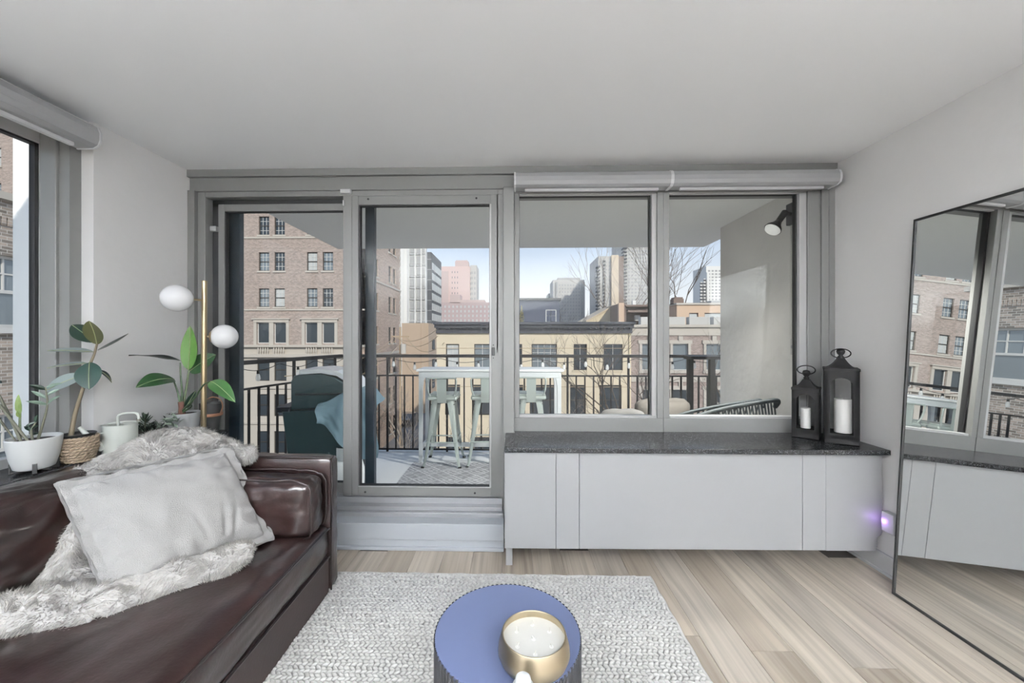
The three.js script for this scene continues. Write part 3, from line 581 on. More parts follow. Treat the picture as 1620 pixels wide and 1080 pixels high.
{ // near brick house close to the left window
  const t = thing('brick_house', 'close whitewashed brown brick house seen through the tall left window', 'building', [-12, 0, -14]);
  const op = [[-1.3, 1.55, 1.35, 1.7], [-5.2, 1.55, 1.35, 1.7], [-9.2, 1.55, 1.35, 1.7], [-1.3, -2.2, 1.35, 1.7], [-5.2, -2.2, 1.35, 1.7], [-9.2, -2.2, 1.35, 1.7]];
  // local x runs towards the camera side after the turn
  const w = part('brick_wall', wallWith(-13.5, 0, GY, 4.55, op), C.brickN, t); w.rotation.y = Math.PI / 2; w.position.set(0, 0, 0);
  const put = (x) => [0, 0, -x];
  for (const [x, y] of op.map((o) => [o[0], o[1]])) { const f = addWindow(t, 1.35, 1.7, 3, 2, 'upper', C.whiteF, [0.0, y, -x], Math.PI / 2, C.glassMid); }
  const sl = []; for (const [x, y] of op) sl.push(bb(-0.1, 0.1, y - 0.14, y, x - 0.8, x + 0.8), bb(-0.02, 0.04, y, y + 1.7, x - 0.78, x - 0.66), bb(-0.02, 0.04, y, y + 1.7, x + 0.66, x + 0.78));
  part('window_sill', merge(sl), C.whiteF, t);
  const sol = []; for (let i = 0; i < 120; i++) sol.push(bb(-0.05, 0.03, 3.95, 4.17, -13.4 + i * 0.112, -13.4 + i * 0.112 + 0.085));
  part('soldier_course', merge(sol), C.brickN, t, 'upright bricks under the eaves', 'stuff');
  part('coping', bb(-0.5, 0.12, 4.55, 4.72, -13.6, 0.1), C.lime, t);
  part('end_wall', bb(-9, -0.25, GY, 4.55, -13.5, 0), C.brickN, t);
}
function terrace(t, x0, x1, yTop, wallMat, wins, ww, frame, surround, cols, thick) {
  const op = [], s = [];
  for (const [x, y, w, h, kind, pm, c, r] of wins) { op.push([x, y, w, h]); }
  part('facade', wallWith(x0, x1, GY, yTop, op), wallMat, t);
  for (const [x, y, w, h, kind, pm, c = 1, r = 1] of wins) addWindow(t, w, h, c, r, kind, frame, [x, y, 0], 0, pm);
  return s;
}
{ // yellow terrace with a dark cornice
  const t = thing('terrace_house', 'pale yellow painted terrace with a dark projecting cornice', 'building', [0, 0, -31]);
  const X = [[-4.82, 1.05], [-2.45, 1.3], [0.15, 1.1], [2.45, 2.0], [5.28, 1.05], [7.85, 1.5]], wins = [];
  const pm = [C.glassPale, C.glassMid, C.glassDark, C.glassMid, C.glassDark, C.glassDark];
  X.forEach(([x, w], i) => { wins.push([x, -1.28, w, 2.05, i === 3 ? 'plain' : 'sash', pm[i], i === 3 ? 4 : 2, i === 3 ? 3 : 1]); wins.push([x + (i > 3 ? -0.2 : 0), -4.85, w * 1.15, 2.4, 'sash', C.glassDark, 1, 1]); wins.push([x, -8.9, w, 2.3, 'sash', C.glassDark, 1, 1]); });
  terrace(t, -6.1, 9.25, 1.7, C.yellow, wins, 0, C.darkF);
  part('cornice', [bb(-6.25, 9.4, 2.3, 2.5, -0.62, 0.4, 0.02), bb(-6.2, 9.35, 2.05, 2.3, -0.42, 0.4), bb(-6.12, 9.3, 1.62, 2.05, -0.16, 0.3)], C.cornice, t);
  const br = []; for (let i = 0; i < 36; i++) br.push(bb(-6 + i * 0.43, -5.85 + i * 0.43, 1.95, 2.28, -0.36, -0.1));
  part('bracket', merge(br), C.cornice, t, 'row of small dark brackets under the cornice', 'stuff');
  part('groove', [bb(-6.1, 9.25, 0.42, 0.46, -0.012, 0.02), bb(-6.1, 9.25, -1.8, -1.76, -0.012, 0.02), bb(-6.1, 9.25, -2.62, -2.58, -0.012, 0.02)], std(lin(0.4, 0.31, 0.2), 0.9), t);
  const ls = wins.map(([x, y, w]) => bb(x - w / 2 - 0.1, x + w / 2 + 0.1, y - 0.12, y, -0.06, 0.1)); part('window_sill', merge(ls), C.yellow, t, null, 'stuff');
  part('roof', bb(-6.1, 9.25, 1.6, 2.3, 0.3, 11), C.dark, t);
  part('side_wall', [bb(-6.1, -5.85, GY, 1.9, 0.2, 11), bb(9.0, 9.25, GY, 1.9, 0.2, 11)], C.yellow, t);
  part('downpipe', rod([9.1, GY, 0.08], [9.1, 1.6, 0.08], 0.05), C.yellowLight, t);
}
{ // navy roof house
  const t = thing('penthouse', 'dark navy rooftop extension behind the cornice', 'building', [0, 0, -37]);
  part('wall', bb(-1.1, 4.35, 2.3, 4.85, 0, 5), C.navy, t);
  part('roof_edge', bb(-1.2, 4.5, 4.8, 4.98, -0.2, 5.1), C.dark, t);
  addWindow(t, 1.0, 1.7, 2, 3, 'plain', C.whiteF, [3.55, 2.2, 0.12], 0, C.glassPale);
  addWindow(t, 1.4, 1.3, 1, 1, 'plain', C.navy, [2.3, 2.3, 0.12], 0, C.glassDark); addWindow(t, 1.6, 1.4, 1, 1, 'plain', C.navy, [0.5, 2.3, 0.12], 0, C.glassMid);
  const b = thing('shrub', 'pale evergreen shrub in front of the navy rooftop extension', 'shrub', [0.75, 2.3, -35.8]);
  const r = rng(5), lv = []; for (let i = 0; i < 260; i++) { const h = r(), a = r() * 6.28, q = (1 - h) * 0.42 * Math.sqrt(r()); lv.push(new THREE.TetrahedronGeometry(0.05).translate(q * Math.cos(a), h * 1.9, q * Math.sin(a))); }
  part('foliage', merge(lv), std(lin(0.36, 0.33, 0.2), 0.9), b, null, 'stuff'); part('stem', rod([0, -0.2, 0], [0, 1.6, 0], 0.03, 6, 0.01), C.bark, b);
}
{ // brick row house on the right
  const t = thing('row_house', 'brown brick row house with white window surrounds, right of the yellow terrace', 'building', [0, 0, -31.2]);
  const wins = []; for (const x of [10.75, 13.15, 15.75, 18.2]) { wins.push([x, -1.3, 1.2, 2.1, 'sash', C.glassMid, 1, 1]); wins.push([x, -5.0, 1.2, 2.2, 'sash', C.glassDark, 1, 1]); wins.push([x, -8.9, 1.2, 2.2, 'sash', C.glassDark, 1, 1]); }
  terrace(t, 9.3, 22, 2.2, C.brickR, wins, 0, C.whiteF);
  const s = []; for (const [x, y, w, h] of wins) s.push(bb(x - w / 2 - 0.2, x - w / 2, y, y + h, -0.08, 0.1), bb(x + w / 2, x + w / 2 + 0.2, y, y + h, -0.08, 0.1), bb(x - w / 2 - 0.3, x + w / 2 + 0.3, y + h, y + h + 0.28, -0.1, 0.1), bb(x - 0.16, x + 0.16, y + h + 0.2, y + h + 0.6, -0.14, 0.1), bb(x - w / 2 - 0.25, x + w / 2 + 0.25, y - 0.22, y, -0.12, 0.1));
  part('stone_surround', merge(s), C.lime, t);
  part('parapet', [bb(9.3, 22, 1.45, 2.1, -0.08, 0.3), bb(9.2, 22, 2.1, 2.3, -0.25, 0.4), bb(9.3, 22, -2.2, -1.75, -0.08, 0.2)], C.lime, t);
  part('roof', bb(9.3, 22, 1.9, 2.15, 0.3, 7), C.grey, t);
  const pl = thing('planter_box', 'row of pale planter boxes on the parapet of the row house', 'planter', [0, 2.3, -31.6]);
  for (let i = 0; i < 5; i++) part('box', bb(10.1 + i * 1.9, 11.7 + i * 1.9, 0, 0.62, -0.3, 0.3, 0.03), C.concrete, pl);
}
{ // houses behind the terrace roofs
  const t = thing('gabled_house', 'pale yellow gable wall rising to the right behind the cornice', 'building', [0, 0, -46]);
  part('gable_wall', extr([[8.6, GY], [12.6, GY], [12.6, 5.1], [11.9, 5.0], [8.6, 3.1]], 8, 0).translate(0, 0, -8), C.yellowLight, t);
  part('coping', extr([[8.5, 3.05], [11.9, 4.98], [12.7, 5.1], [12.7, 5.25], [11.85, 5.15], [8.5, 3.25]], 8.2, 0).translate(0, 0, -8.1), C.beige, t);
  const q = thing('roof_terrace_house', 'brown house with dark roof terrace beams behind the row house', 'building', [0, 0, -42]);
  part('wall', [bb(11.3, 12.0, GY, 4.9, 0, 6), bb(12.0, 16.8, GY, 2.6, 0, 6), bb(12, 16.8, 2.6, 4.8, 3, 6)], C.brown, q);
  part('roof_beam', [bb(11.9, 16.8, 4.55, 4.75, -0.2, 3), bb(12.2, 16.8, 3.95, 4.2, -0.1, 0.3)], C.brown, q);
  part('pillar', [bb(11.2, 11.75, 2.5, 4.95, -0.15, 0.3), bb(14.4, 14.6, 2.5, 4.5, -0.05, 0.2), bb(16.5, 16.8, 2.5, 4.5, -0.05, 0.2)], C.peach, q);
  part('vent', [bb(13.3, 13.8, 3.1, 3.7, 1, 1.4), bb(13.0, 13.35, 4.8, 5.3, 1, 1.4), bb(15.2, 15.5, 4.8, 5.1, 1, 1.3)], C.white, q);
  const p = thing('peach_building', 'peach brick building with roof terrace behind the row house, right of the mullion', 'building', [0, 0, -39]);
  const wins = [[17.75, 2.35, 0.9, 1.35, 'plain', C.glassPale, 1, 1], [20.0, 2.0, 2.4, 1.7, 'plain', C.glassPale, 3, 1], [23.2, 2.0, 1.2, 1.7, 'plain', C.glassPale, 1, 1]];
  terrace(p, 16.1, 26, 4.55, C.peach, wins, 0, C.brown);
  part('coping', bb(16.0, 26, 4.5, 4.68, -0.15, 6), C.lime, p); part('body', bb(16.1, 26, GY, 4.5, 0.4, 6), C.peach, p);
  part('chimney', [bb(16.0, 17.0, 4.6, 5.15, 0.5, 1.4), bb(16.1, 16.9, 5.15, 5.3, 0.5, 1.4)], C.brown, p); part('roof_vent', bb(19.7, 20.6, 4.6, 4.95, 0.5, 1.4), C.grey, p);
}
// distant blocks: a body with a grid of window boxes on its faces (too small to pick apart singly)
function tower(name, label, x0, x1, y1, d0, d1, mat, faces, winMat, turn = 0) {
  const t = thing(name, label, 'building', [(x0 + x1) / 2, 0, -d0], turn);
  const w = x1 - x0, dd = d1 - d0;
  part('body', bb(-w / 2, w / 2, GY, y1, 0, dd), mat, t);
  const g = [];
  for (const f of faces) {
    const n = f.cols, m = f.rows, span = f.side ? dd : w;
    for (let j = 0; j < m; j++) for (let i = 0; i < n; i++) {
      const c = (f.a ?? 0.06) + ((f.b ?? 0.94) - (f.a ?? 0.06)) * (i + 0.5) / n, ww = span * ((f.b ?? 0.94) - (f.a ?? 0.06)) / n * (f.fw ?? 0.5);
      const yy = y1 - (f.top ?? 2.5) - j * f.pitch, h = f.pitch * (f.fh ?? 0.5);
      if (yy < GY + 1) continue;
      if (!f.side) g.push(bb(-w / 2 + c * w - ww / 2, -w / 2 + c * w + ww / 2, yy - h, yy, -0.12, 0.1));
      else g.push(bb(f.side > 0 ? w / 2 - 0.1 : -w / 2 - 0.12, f.side > 0 ? w / 2 + 0.12 : -w / 2 + 0.1, yy - h, yy, c * dd - ww / 2, c * dd + ww / 2));
    }
  }
  if (g.length) part('window', merge(g), winMat, t, 'rows of small windows', 'stuff');
  return t;
}
{
  let t = tower('tower_block', 'white tower with tall dark window bays behind the brick apartment house', -26.4, -20.25, 48, 90, 91.6, C.white, [], C.glassMid);
  const wb = [], sp = []; for (let i = 0; i < 22; i++) for (const [a, b] of [[-23.85, -22.85], [-22.3, -21.4], [-20.95, -20.4]]) { const y = 46 - i * 2.6; wb.push(bb(a + 23.325, b + 23.325, y - 1.75, y, -0.15, 0.1)); sp.push(bb(a + 23.325 - 0.06, b + 23.325 + 0.06, y - 2.3, y - 1.9, -0.3, 0.1)); }
  part('window', merge(wb), C.grey, t, 'stacked dark window bays', 'stuff'); part('spandrel', merge(sp), C.grey, t, null, 'stuff');
  part('fin', [bb(-0.8, -0.62, GY, 48, -0.5, 0), bb(0.6, 0.9, GY, 48, -0.5, 0), bb(2.0, 2.3, GY, 48, -0.5, 0), bb(-2.0, -1.85, GY, 48, -0.2, 0)], C.white, t);
  t = tower('tower_block', 'charcoal tower with a grid of pale windows to the right of the white tower', -22.6, -21.4 + 0.6, 22.9, 99, 113, C.dark, [{ side: 1, cols: 5, rows: 14, pitch: 2.6, fw: 0.72, fh: 0.7, a: 0.03, b: 0.97 }], C.glassPale);
  const bands = []; for (let i = 0; i < 14; i++) bands.push(bb(-0.95, 0.95, 21 - i * 2.6, 21.12 - i * 2.6, -0.08, 0)); part('slab_edge', merge(bands), C.grey, t, null, 'stuff');
  t = tower('tower_block', 'pink brick tower against the sky', -37.0, -22.2, 37.5, 200, 218, C.pink, [{ cols: 3, rows: 13, pitch: 2.7, fw: 0.2, fh: 0.35, a: 0.34, b: 0.62 }, { side: 1, cols: 3, rows: 13, pitch: 2.7, fw: 0.5, fh: 0.5 }], C.glassMid);
  part('left_wing', bb(-7.45, -3.6, GY, 35, -0.4, 10), C.pinkDark, t);
  part('right_wing', bb(7.3, 10.6, GY, 38.6, 3, 16), C.concrete, t);
  const ww = []; for (let i = 0; i < 12; i++) for (let k = 0; k < 2; k++) ww.push(bb(7.7 + k * 1.5, 8.6 + k * 1.5, 34 - i * 2.7, 35.3 - i * 2.7, 2.9, 3.1)); part('wing_window', merge(ww), C.grey, t, null, 'stuff');
  part('plant_room', [bb(-0.8, 6.1, 37.5, 40.9, 4, 10), bb(-0.4, 5.6, 40.9, 41.4, 4, 9.6)], C.pinkDark, t);
  t = tower('apartment_building', 'long rose brick block with rows of small white framed windows below the pink tower', -30, -4.0, 14.6, 150, 166, C.rose, [{ cols: 15, rows: 8, pitch: 1.75, fw: 0.36, fh: 0.5, top: 1.2 }], C.glassPale);
  part('parapet', [bb(-3.5, 6, 14.6, 15.6, 0, 8), bb(-13, -12.2, 14.4, 15.0, 0, 8), bb(-7.3, -3.4, 14.6, 17.6, -0.3, 6)], C.pinkDark, t); part('roof_house', [bb(8, 10, 14.6, 16.2, 0, 6), bb(10, 13, 14.6, 18, 1, 6)], C.concrete, t);
  tower('warehouse', 'plain tan building at the end of the alley', -16.6, -12.6, 3.4, 58, 70, C.tan, [{ side: 1, cols: 2, rows: 3, pitch: 3, fw: 0.3, fh: 0.5 }], C.glassDark);
  t = tower('tower_block', 'grey apartment tower standing alone over the navy extension', 22.2, 39.8, 33.3, 220, 238, C.concrete, [{ cols: 10, rows: 22, pitch: 1.9, fw: 0.55, fh: 0.55, a: 0.08, b: 0.96 }], C.grey);
  part('corner_bay', [bb(-8.9, -7.6, GY, 31.5, -0.8, 4), bb(-7.2, -6.2, GY, 32, -0.8, 4), bb(6.6, 7.4, GY, 32.6, -0.8, 4), bb(7.8, 8.9, GY, 32.0, -0.8, 4)], C.grey, t); part('crown', bb(-6, 6.6, 33.3, 34.6, 1, 12), C.grey, t);
  tower('tower_block', 'low grey tower peeping out left of the lone apartment tower', 21.5, 27, 28, 240, 255, C.grey, [{ cols: 4, rows: 10, pitch: 2, fw: 0.5, fh: 0.5 }], C.glassMid);
  // pair of residential towers
  t = tower('tower_block', 'tall grey and tan tower with balcony edges, left of the pair', 38.8, 50.2, 38.2, 180, 200, C.concrete, [{ cols: 4, rows: 30, pitch: 1.6, fw: 0.42, fh: 0.5, a: 0.0, b: 0.5 }], C.grey);
  part('tan_bay', bb(0.0, 3.2, GY, 38.4, -1.5, 6), C.beige, t); part('grey_bay', bb(3.2, 5.6, GY, 38.0, -1, 6), C.brown, t);
  const be = []; for (let i = 0; i < 28; i++) be.push(bb(-6.3, -5.0, 33 - i * 1.6, 33.7 - i * 1.6, -0.8, 3), bb(-3.6, -2.6, 35.5 - i * 1.6, 36.2 - i * 1.6, -0.9, 2)); part('balcony', merge(be), C.dark, t, null, 'stuff');
  part('mast', [rod([-1.2, 38, -2], [-1.2, 44.5, -2], 0.12, 6), rod([-0.2, 38, -2], [-0.2, 45, -2], 0.12, 6), rod([0.6, 38, -2], [0.6, 44, -2], 0.12, 6)], C.grey, t);
  t = tower('tower_block', 'broad pale grey tower reaching above the soffit, right of the pair', 51.2, 67, 52, 183, 205, C.concrete, [{ cols: 9, rows: 38, pitch: 1.6, fw: 0.6, fh: 0.5, a: 0.1, b: 0.98 }], C.grey);
  const b2 = []; for (let i = 0; i < 38; i++) b2.push(bb(-8.2, -6.6, 50 - i * 1.6, 50.7 - i * 1.6, -0.8, 3)); part('balcony', merge(b2), C.dark, t, null, 'stuff');
  t = tower('tower_block', 'far white tower with stepped balconies at the right window edge', 121.5, 134, 46, 250, 268, C.white, [{ cols: 5, rows: 26, pitch: 2, fw: 0.55, fh: 0.5 }], C.grey);
  part('stepped_bay', [bb(-10.2, -9.0, GY, 36, -1, 3), bb(-8.2, -7.0, GY, 38, -1, 3), bb(-6.2, -4.8, GY, 42, -1, 3)], C.white, t);
  const b3 = []; for (let i = 0; i < 22; i++) b3.push(bb(-10.6, -8.8, 34.5 - i * 2, 35.4 - i * 2, -1.4, -0.9), bb(-8.4, -6.8, 36.5 - i * 2, 37.4 - i * 2, -1.4, -0.9)); part('balcony', merge(b3), C.dark, t, null, 'stuff');
}
// bare winter trees
function tree(label, pos, h, seed, spread, depth = 5, mat = C.bark, lean = [0, 0], r0 = 0.14) {
  const t = thing('bare_tree', label, 'tree', pos), r = rng(seed), tr = [], tw = [];
  const grow = (p, dir, len, rad, lv) => {
    const q = p.clone().addScaledVector(dir, len);
    const mid = p.clone().lerp(q, 0.5).add(new THREE.Vector3((r() - 0.5) * len * 0.15, 0, (r() - 0.5) * len * 0.15));
    (lv < 2 ? tr : tw).push(rod(p.toArray(), mid.toArray(), rad, lv < 2 ? 7 : 3, rad * 0.88), rod(mid.toArray(), q.toArray(), rad * 0.88, lv < 2 ? 7 : 3, rad * 0.75));
    if (lv >= depth) return;
    const k = lv === 0 ? 4 : 2 + Math.floor(r() * 2);
    for (let i = 0; i < k; i++) {
      const a = r() * 6.283, s = spread * (0.55 + r() * 0.7), d = dir.clone().add(new THREE.Vector3(Math.cos(a) * s, (r() - 0.2) * 0.35, Math.sin(a) * s)).normalize();
      grow(i === 0 ? q : p.clone().lerp(q, 0.45 + r() * 0.55), d, len * (0.6 + r() * 0.22), rad * (0.5 + r() * 0.16), lv + 1);
    }
  };
  grow(new THREE.Vector3(), new THREE.Vector3(lean[0], 1, lean[1]).normalize(), h * 0.34, r0, 0);
  part('trunk', merge(tr), mat, t); part('twigs', merge(tw), mat, t, null, 'stuff');
}
tree('bare leaning tree in front of the yellow terrace, right of the bar table', [8.6, GY, -24.5], 13.5, 3, 0.75, 6, C.bark, [-0.28, 0], 0.15);
tree('small bare tree low in front of the yellow terrace, behind the right table leg', [2.6, GY, -24], 7.5, 9, 0.8, 6, C.barkPale, [0.1, 0], 0.1);
tree('dense bare tree over the alley beside the brick apartment house', [-9.2, GY, -33], 9.0, 14, 0.75, 6, C.barkPale, [-0.1, 0], 0.13);
tree('bare tree by the street left of the bar stools', [-6.0, GY, -22.5], 7.5, 21, 0.7, 6, C.barkPale, [0.05, 0], 0.1);
tree('bare tree beyond the corner of the balcony, left of the stucco wall', [13.4, GY, -23], 12.0, 33, 0.7, 6, C.barkPale, [0, 0], 0.14);
tree('tall bare tree standing up against the sky by the mullion', [18.8, GY, -47.5], 27, 41, 0.42, 5, C.bark, [0, 0], 0.22);
tree('bare tree behind the cornice in front of the lone grey tower', [6.1, GY, -44], 17.2, 52, 0.62, 6, C.bark, [0, 0], 0.2);
tree('bare thicket of twigs under the first bar stool', [-3.2, GY, -24], 6.5, 63, 0.8, 6, C.bark, [0.1, 0], 0.1);
tree('tall thin bare tree in front of the broad pale tower', [13.6, GY, -50.5], 28, 71, 0.4, 6, C.barkPale, [0, 0], 0.2);
tree('bare street tree low beside the tall wooden utility pole', [-11.2, GY, -29], 7.5, 85, 0.75, 6, C.bark, [0.1, 0], 0.11);
{ // utility poles and wires over the alley
  const p = thing('utility_pole', 'tall wooden utility pole over the alley', 'pole', [-11.9, GY, -41]);
  part('pole', rod([0, 0, 0], [0, 12.4, 0], 0.14, 10, 0.1), C.wood, p); part('cross_arm', bb(-0.9, 0.9, 11.3, 11.45, -0.06, 0.06), C.wood, p); part('transformer', rod([0.4, 9.6, 0.3], [0.4, 10.6, 0.3], 0.28, 14), C.concrete, p);
  const p2 = thing('utility_pole', 'second utility pole standing just left of the tall one', 'pole', [-13.6, GY, -46.5]);
  part('pole', rod([0, 0, 0], [0, 11, 0], 0.14, 10, 0.1), C.wood, p2); part('cross_arm', bb(-0.8, 0.8, 10.2, 10.33, -0.06, 0.06), C.wood, p2);
  const w = thing('overhead_wire', 'bundle of sagging overhead wires crossing the alley', 'wires');
  const sag = (a, b, s) => { const o = []; for (let i = 0; i <= 14; i++) { const f = i / 14; o.push([lerp(a[0], b[0], f), lerp(a[1], b[1], f) - s * 4 * f * (1 - f), lerp(a[2], b[2], f)]); } return o; };
  [[[-12.6, 1.4, -41], [-6.0, 1.9, -30.5], 0.7], [[-12.2, 1.3, -41], [-5.9, 1.4, -30.5], 0.9], [[-11.2, 1.3, -41], [-5.4, 0.9, -30.6], 1.1], [[-12.6, 1.2, -41], [-13.0, -0.9, -22], 0.8], [[-11.9, 0.6, -41], [-12.9, -2.2, -22], 1.0], [[-11.9, -0.2, -41], [-5.9, -2.0, -30.6], 1.2], [[-12.4, 1.0, -41], [-13.3, -0.3, -35.4], 0.3]].forEach(([a, b, s]) => part('wire', tube(sag(a, b, s), 0.028, 20, 5), C.wire, w));
}
function car(label, pos, turn, color) {
  const t = thing('car', label, 'car', pos, turn), paint = phy(color, 0.3, { clearcoat: 1 });
  part('body', extr([[-2.1, 0.35], [2.1, 0.35], [2.15, 0.75], [1.9, 0.9], [1.1, 0.98], [0.5, 1.42], [-1.0, 1.45], [-1.7, 1.0], [-2.1, 0.9]], 1.7, 0.05).translate(0, 0, -0.85), paint, t);
  part('side_glass', extr([[0.95, 1.0], [0.45, 1.36], [-0.95, 1.38], [-1.5, 1.02]], 1.74, 0).translate(0, 0, -0.87), C.glassDark, t);
  for (const x of [-1.3, 1.3]) for (const z of [-0.8, 0.8]) part('wheel', clean(new THREE.TorusGeometry(0.24, 0.1, 10, 20)).translate(x, 0.33, z), M.black, t);
}
car('dark car parked in the alley under the wires', [-13.6, GY, -51], 1.45, lin(0.02, 0.02, 0.025));
car('grey car parked by the yellow terrace', [-1.2, GY, -23.5], 0.0, lin(0.25, 0.26, 0.27));
// ---------------------------------------------------------------- white cabinet under the window
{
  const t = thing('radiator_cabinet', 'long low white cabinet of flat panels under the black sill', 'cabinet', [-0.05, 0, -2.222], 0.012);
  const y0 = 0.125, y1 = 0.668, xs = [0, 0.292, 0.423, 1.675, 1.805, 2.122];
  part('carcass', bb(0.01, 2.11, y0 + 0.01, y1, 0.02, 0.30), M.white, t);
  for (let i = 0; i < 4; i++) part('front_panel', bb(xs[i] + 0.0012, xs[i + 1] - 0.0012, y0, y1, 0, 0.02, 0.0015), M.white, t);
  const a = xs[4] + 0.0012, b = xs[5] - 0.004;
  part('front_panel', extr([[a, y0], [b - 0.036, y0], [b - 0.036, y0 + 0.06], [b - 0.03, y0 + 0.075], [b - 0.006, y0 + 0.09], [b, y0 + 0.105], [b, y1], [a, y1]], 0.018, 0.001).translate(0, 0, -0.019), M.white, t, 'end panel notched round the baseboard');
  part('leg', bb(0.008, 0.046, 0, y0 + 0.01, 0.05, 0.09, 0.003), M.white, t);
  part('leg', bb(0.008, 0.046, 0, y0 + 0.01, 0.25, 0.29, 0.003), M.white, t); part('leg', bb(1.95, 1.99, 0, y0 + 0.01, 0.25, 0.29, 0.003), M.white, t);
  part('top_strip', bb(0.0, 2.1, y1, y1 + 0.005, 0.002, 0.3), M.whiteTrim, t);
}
{ // outlet with a plug-in night light
  const t = thing('wall_outlet', 'white outlet plate low on the right wall beside the mirror', 'outlet', [XR, 0.30, -2.185]);
  part('plate', bb(-0.008, 0, -0.062, 0.062, -0.04, 0.04, 0.003), M.whiteTrim, t);
  const n = thing('night_light', 'white plug-in night light giving off a violet glow', 'light', [XR - 0.009, 0.31, -2.185]);
  part('housing', extr([[-0.03, -0.05], [0.03, -0.05], [0.034, 0.0], [0.03, 0.05], [-0.03, 0.05], [-0.034, 0]], 0.03, 0.004).rotateY(-Math.PI / 2), M.whiteTrim, n);
  part('glow_strip', bb(-0.03, -0.002, -0.035, 0.035, 0.034, 0.038), std(lin(0.4, 0.25, 0.8), 0.5, { emissive: lin(0.45, 0.2, 1), emissiveIntensity: 0.4 }), n);
  const l = new THREE.PointLight(lin(0.5, 0.22, 1), 0.005); l.name = 'violet_glow'; l.position.set(-0.045, 0.0, -0.022); l.castShadow = true; l.shadow.radius = 0.5; n.add(l);
}
// ---------------------------------------------------------------- lanterns with candles
M.lantern = phy(lin(0.007, 0.0066, 0.0066), 0.6, { specularIntensity: 0.2 });
M.wax = phy(lin(0.78, 0.77, 0.75), 0.45, { clearcoat: 0.1 });
function lantern(label, pos, turn, s, hb, arch, ringUp) {
  const t = thing('lantern', label, 'lantern', pos, turn), m = M.lantern, y0 = 0.055, w = s / 2;
  part('base', [bb(-w, w, 0, 0.05, -w, w, 0.004), bb(-w + 0.004, w - 0.004, 0.05, 0.058, -w + 0.004, w - 0.004)], m, t);
  const post = 0.17 * s, hw = w - post, ya = hb - arch - hw * 0.9, arcPts = [];
  for (let i = 0; i <= 12; i++) { const a = Math.PI * (1 - i / 12); arcPts.push([hw * Math.cos(a), ya + hw * 0.9 * Math.sin(a)]); }
  const hole = [[-hw, 0.058], ...arcPts, [hw, 0.058]];
  for (let k = 0; k < 4; k++) { const g = extr([[-w, 0.03], [w, 0.03], [w, hb], [-w, hb]], 0.012, 0, [hole]).translate(0, 0, w - 0.012).rotateY(k * Math.PI / 2); part('side_frame', g, m, t); }
  for (const sx of [-1, 1]) for (const sz of [-1, 1]) part('corner_post', bb(sx > 0 ? w - post * 0.9 : -w, sx > 0 ? w : -w + post * 0.9, 0.03, hb, sz > 0 ? w - post * 0.9 : -w, sz > 0 ? w : -w + post * 0.9, 0.003), m, t);
  part('rim', bb(-w * 1.04, w * 1.04, hb - 0.01, hb + 0.006, -w * 1.04, w * 1.04, 0.003), m, t);
  const roof = grid(4, 12, (u, v) => { const k = lerp(w * 1.02, 0.018, Math.pow(v, 0.75)), a = u * 4, q = Math.floor(a) % 4, f = a - Math.floor(a); const c = [[-1, -1], [1, -1], [1, 1], [-1, 1]], A = c[q], B = c[(q + 1) % 4]; return [lerp(A[0], B[0], f) * k, hb + 0.005 + Math.pow(v, 1.6) * s * 0.36, lerp(A[1], B[1], f) * k]; });
  part('roof', toCreasedNormals(roof.toNonIndexed(), 0.6), phy(lin(0.007, 0.0066, 0.0066), 0.6, { specularIntensity: 0.2, side: THREE.DoubleSide }), t);
  const yr = hb + s * 0.36;
  part('finial', lathe([[0, yr - 0.01], [0.018, yr - 0.008], [0.012, yr + 0.008], [0.016, yr + 0.014], [0.009, yr + 0.022], [0.018, yr + 0.034], [0.021, yr + 0.046], [0.016, yr + 0.06], [0, yr + 0.064]], 24), m, t);
  const ring = []; const rr = 0.036;
  for (let i = 0; i < 20; i++) { const a = i / 20 * 6.2832; ring.push([rr * 1.25 * Math.cos(a), yr + 0.042 + ringUp + rr * 0.75 * Math.sin(a), 0.006]); }
  part('ring', tube(ring, 0.0032, 60, 8, true), m, t);
  return t;
}
lantern('small black lantern with arched openings on the sill, left of the tall one', [1.835, 0.7, -2.50], -0.72, 0.135, 0.305, 0.035, 0.022);
lantern('tall black lantern with one large arched front beside the right wall', [1.952, 0.7, -2.385], -0.63, 0.158, 0.435, 0.05, -0.008);
function candle(label, pos, r, h, wick) {
  const t = thing('pillar_candle', label, 'candle', pos);
  part('wax', lathe([[0, 0], [r * 0.97, 0], [r, 0.004], [r, h - 0.005], [r * 0.95, h], [r * 0.6, h - 0.004], [0, h - 0.006]], 32), M.wax, t);
  part('wick', tube(wick, 0.0014, 10, 5), std(lin(0.5, 0.48, 0.45), 0.9), t);
}
candle('white pillar candle inside the small lantern', [1.82, 0.758, -2.485], 0.026, 0.125, [[0, 0.12, 0], [0.001, 0.128, 0], [0.003, 0.132, 0]]);
candle('thick white pillar candle inside the tall lantern', [1.956, 0.758, -2.375], 0.041, 0.20, [[0.002, 0.193, 0], [-0.004, 0.205, 0], [-0.012, 0.217, 0], [-0.014, 0.223, 0], [-0.017, 0.216, 0]]);

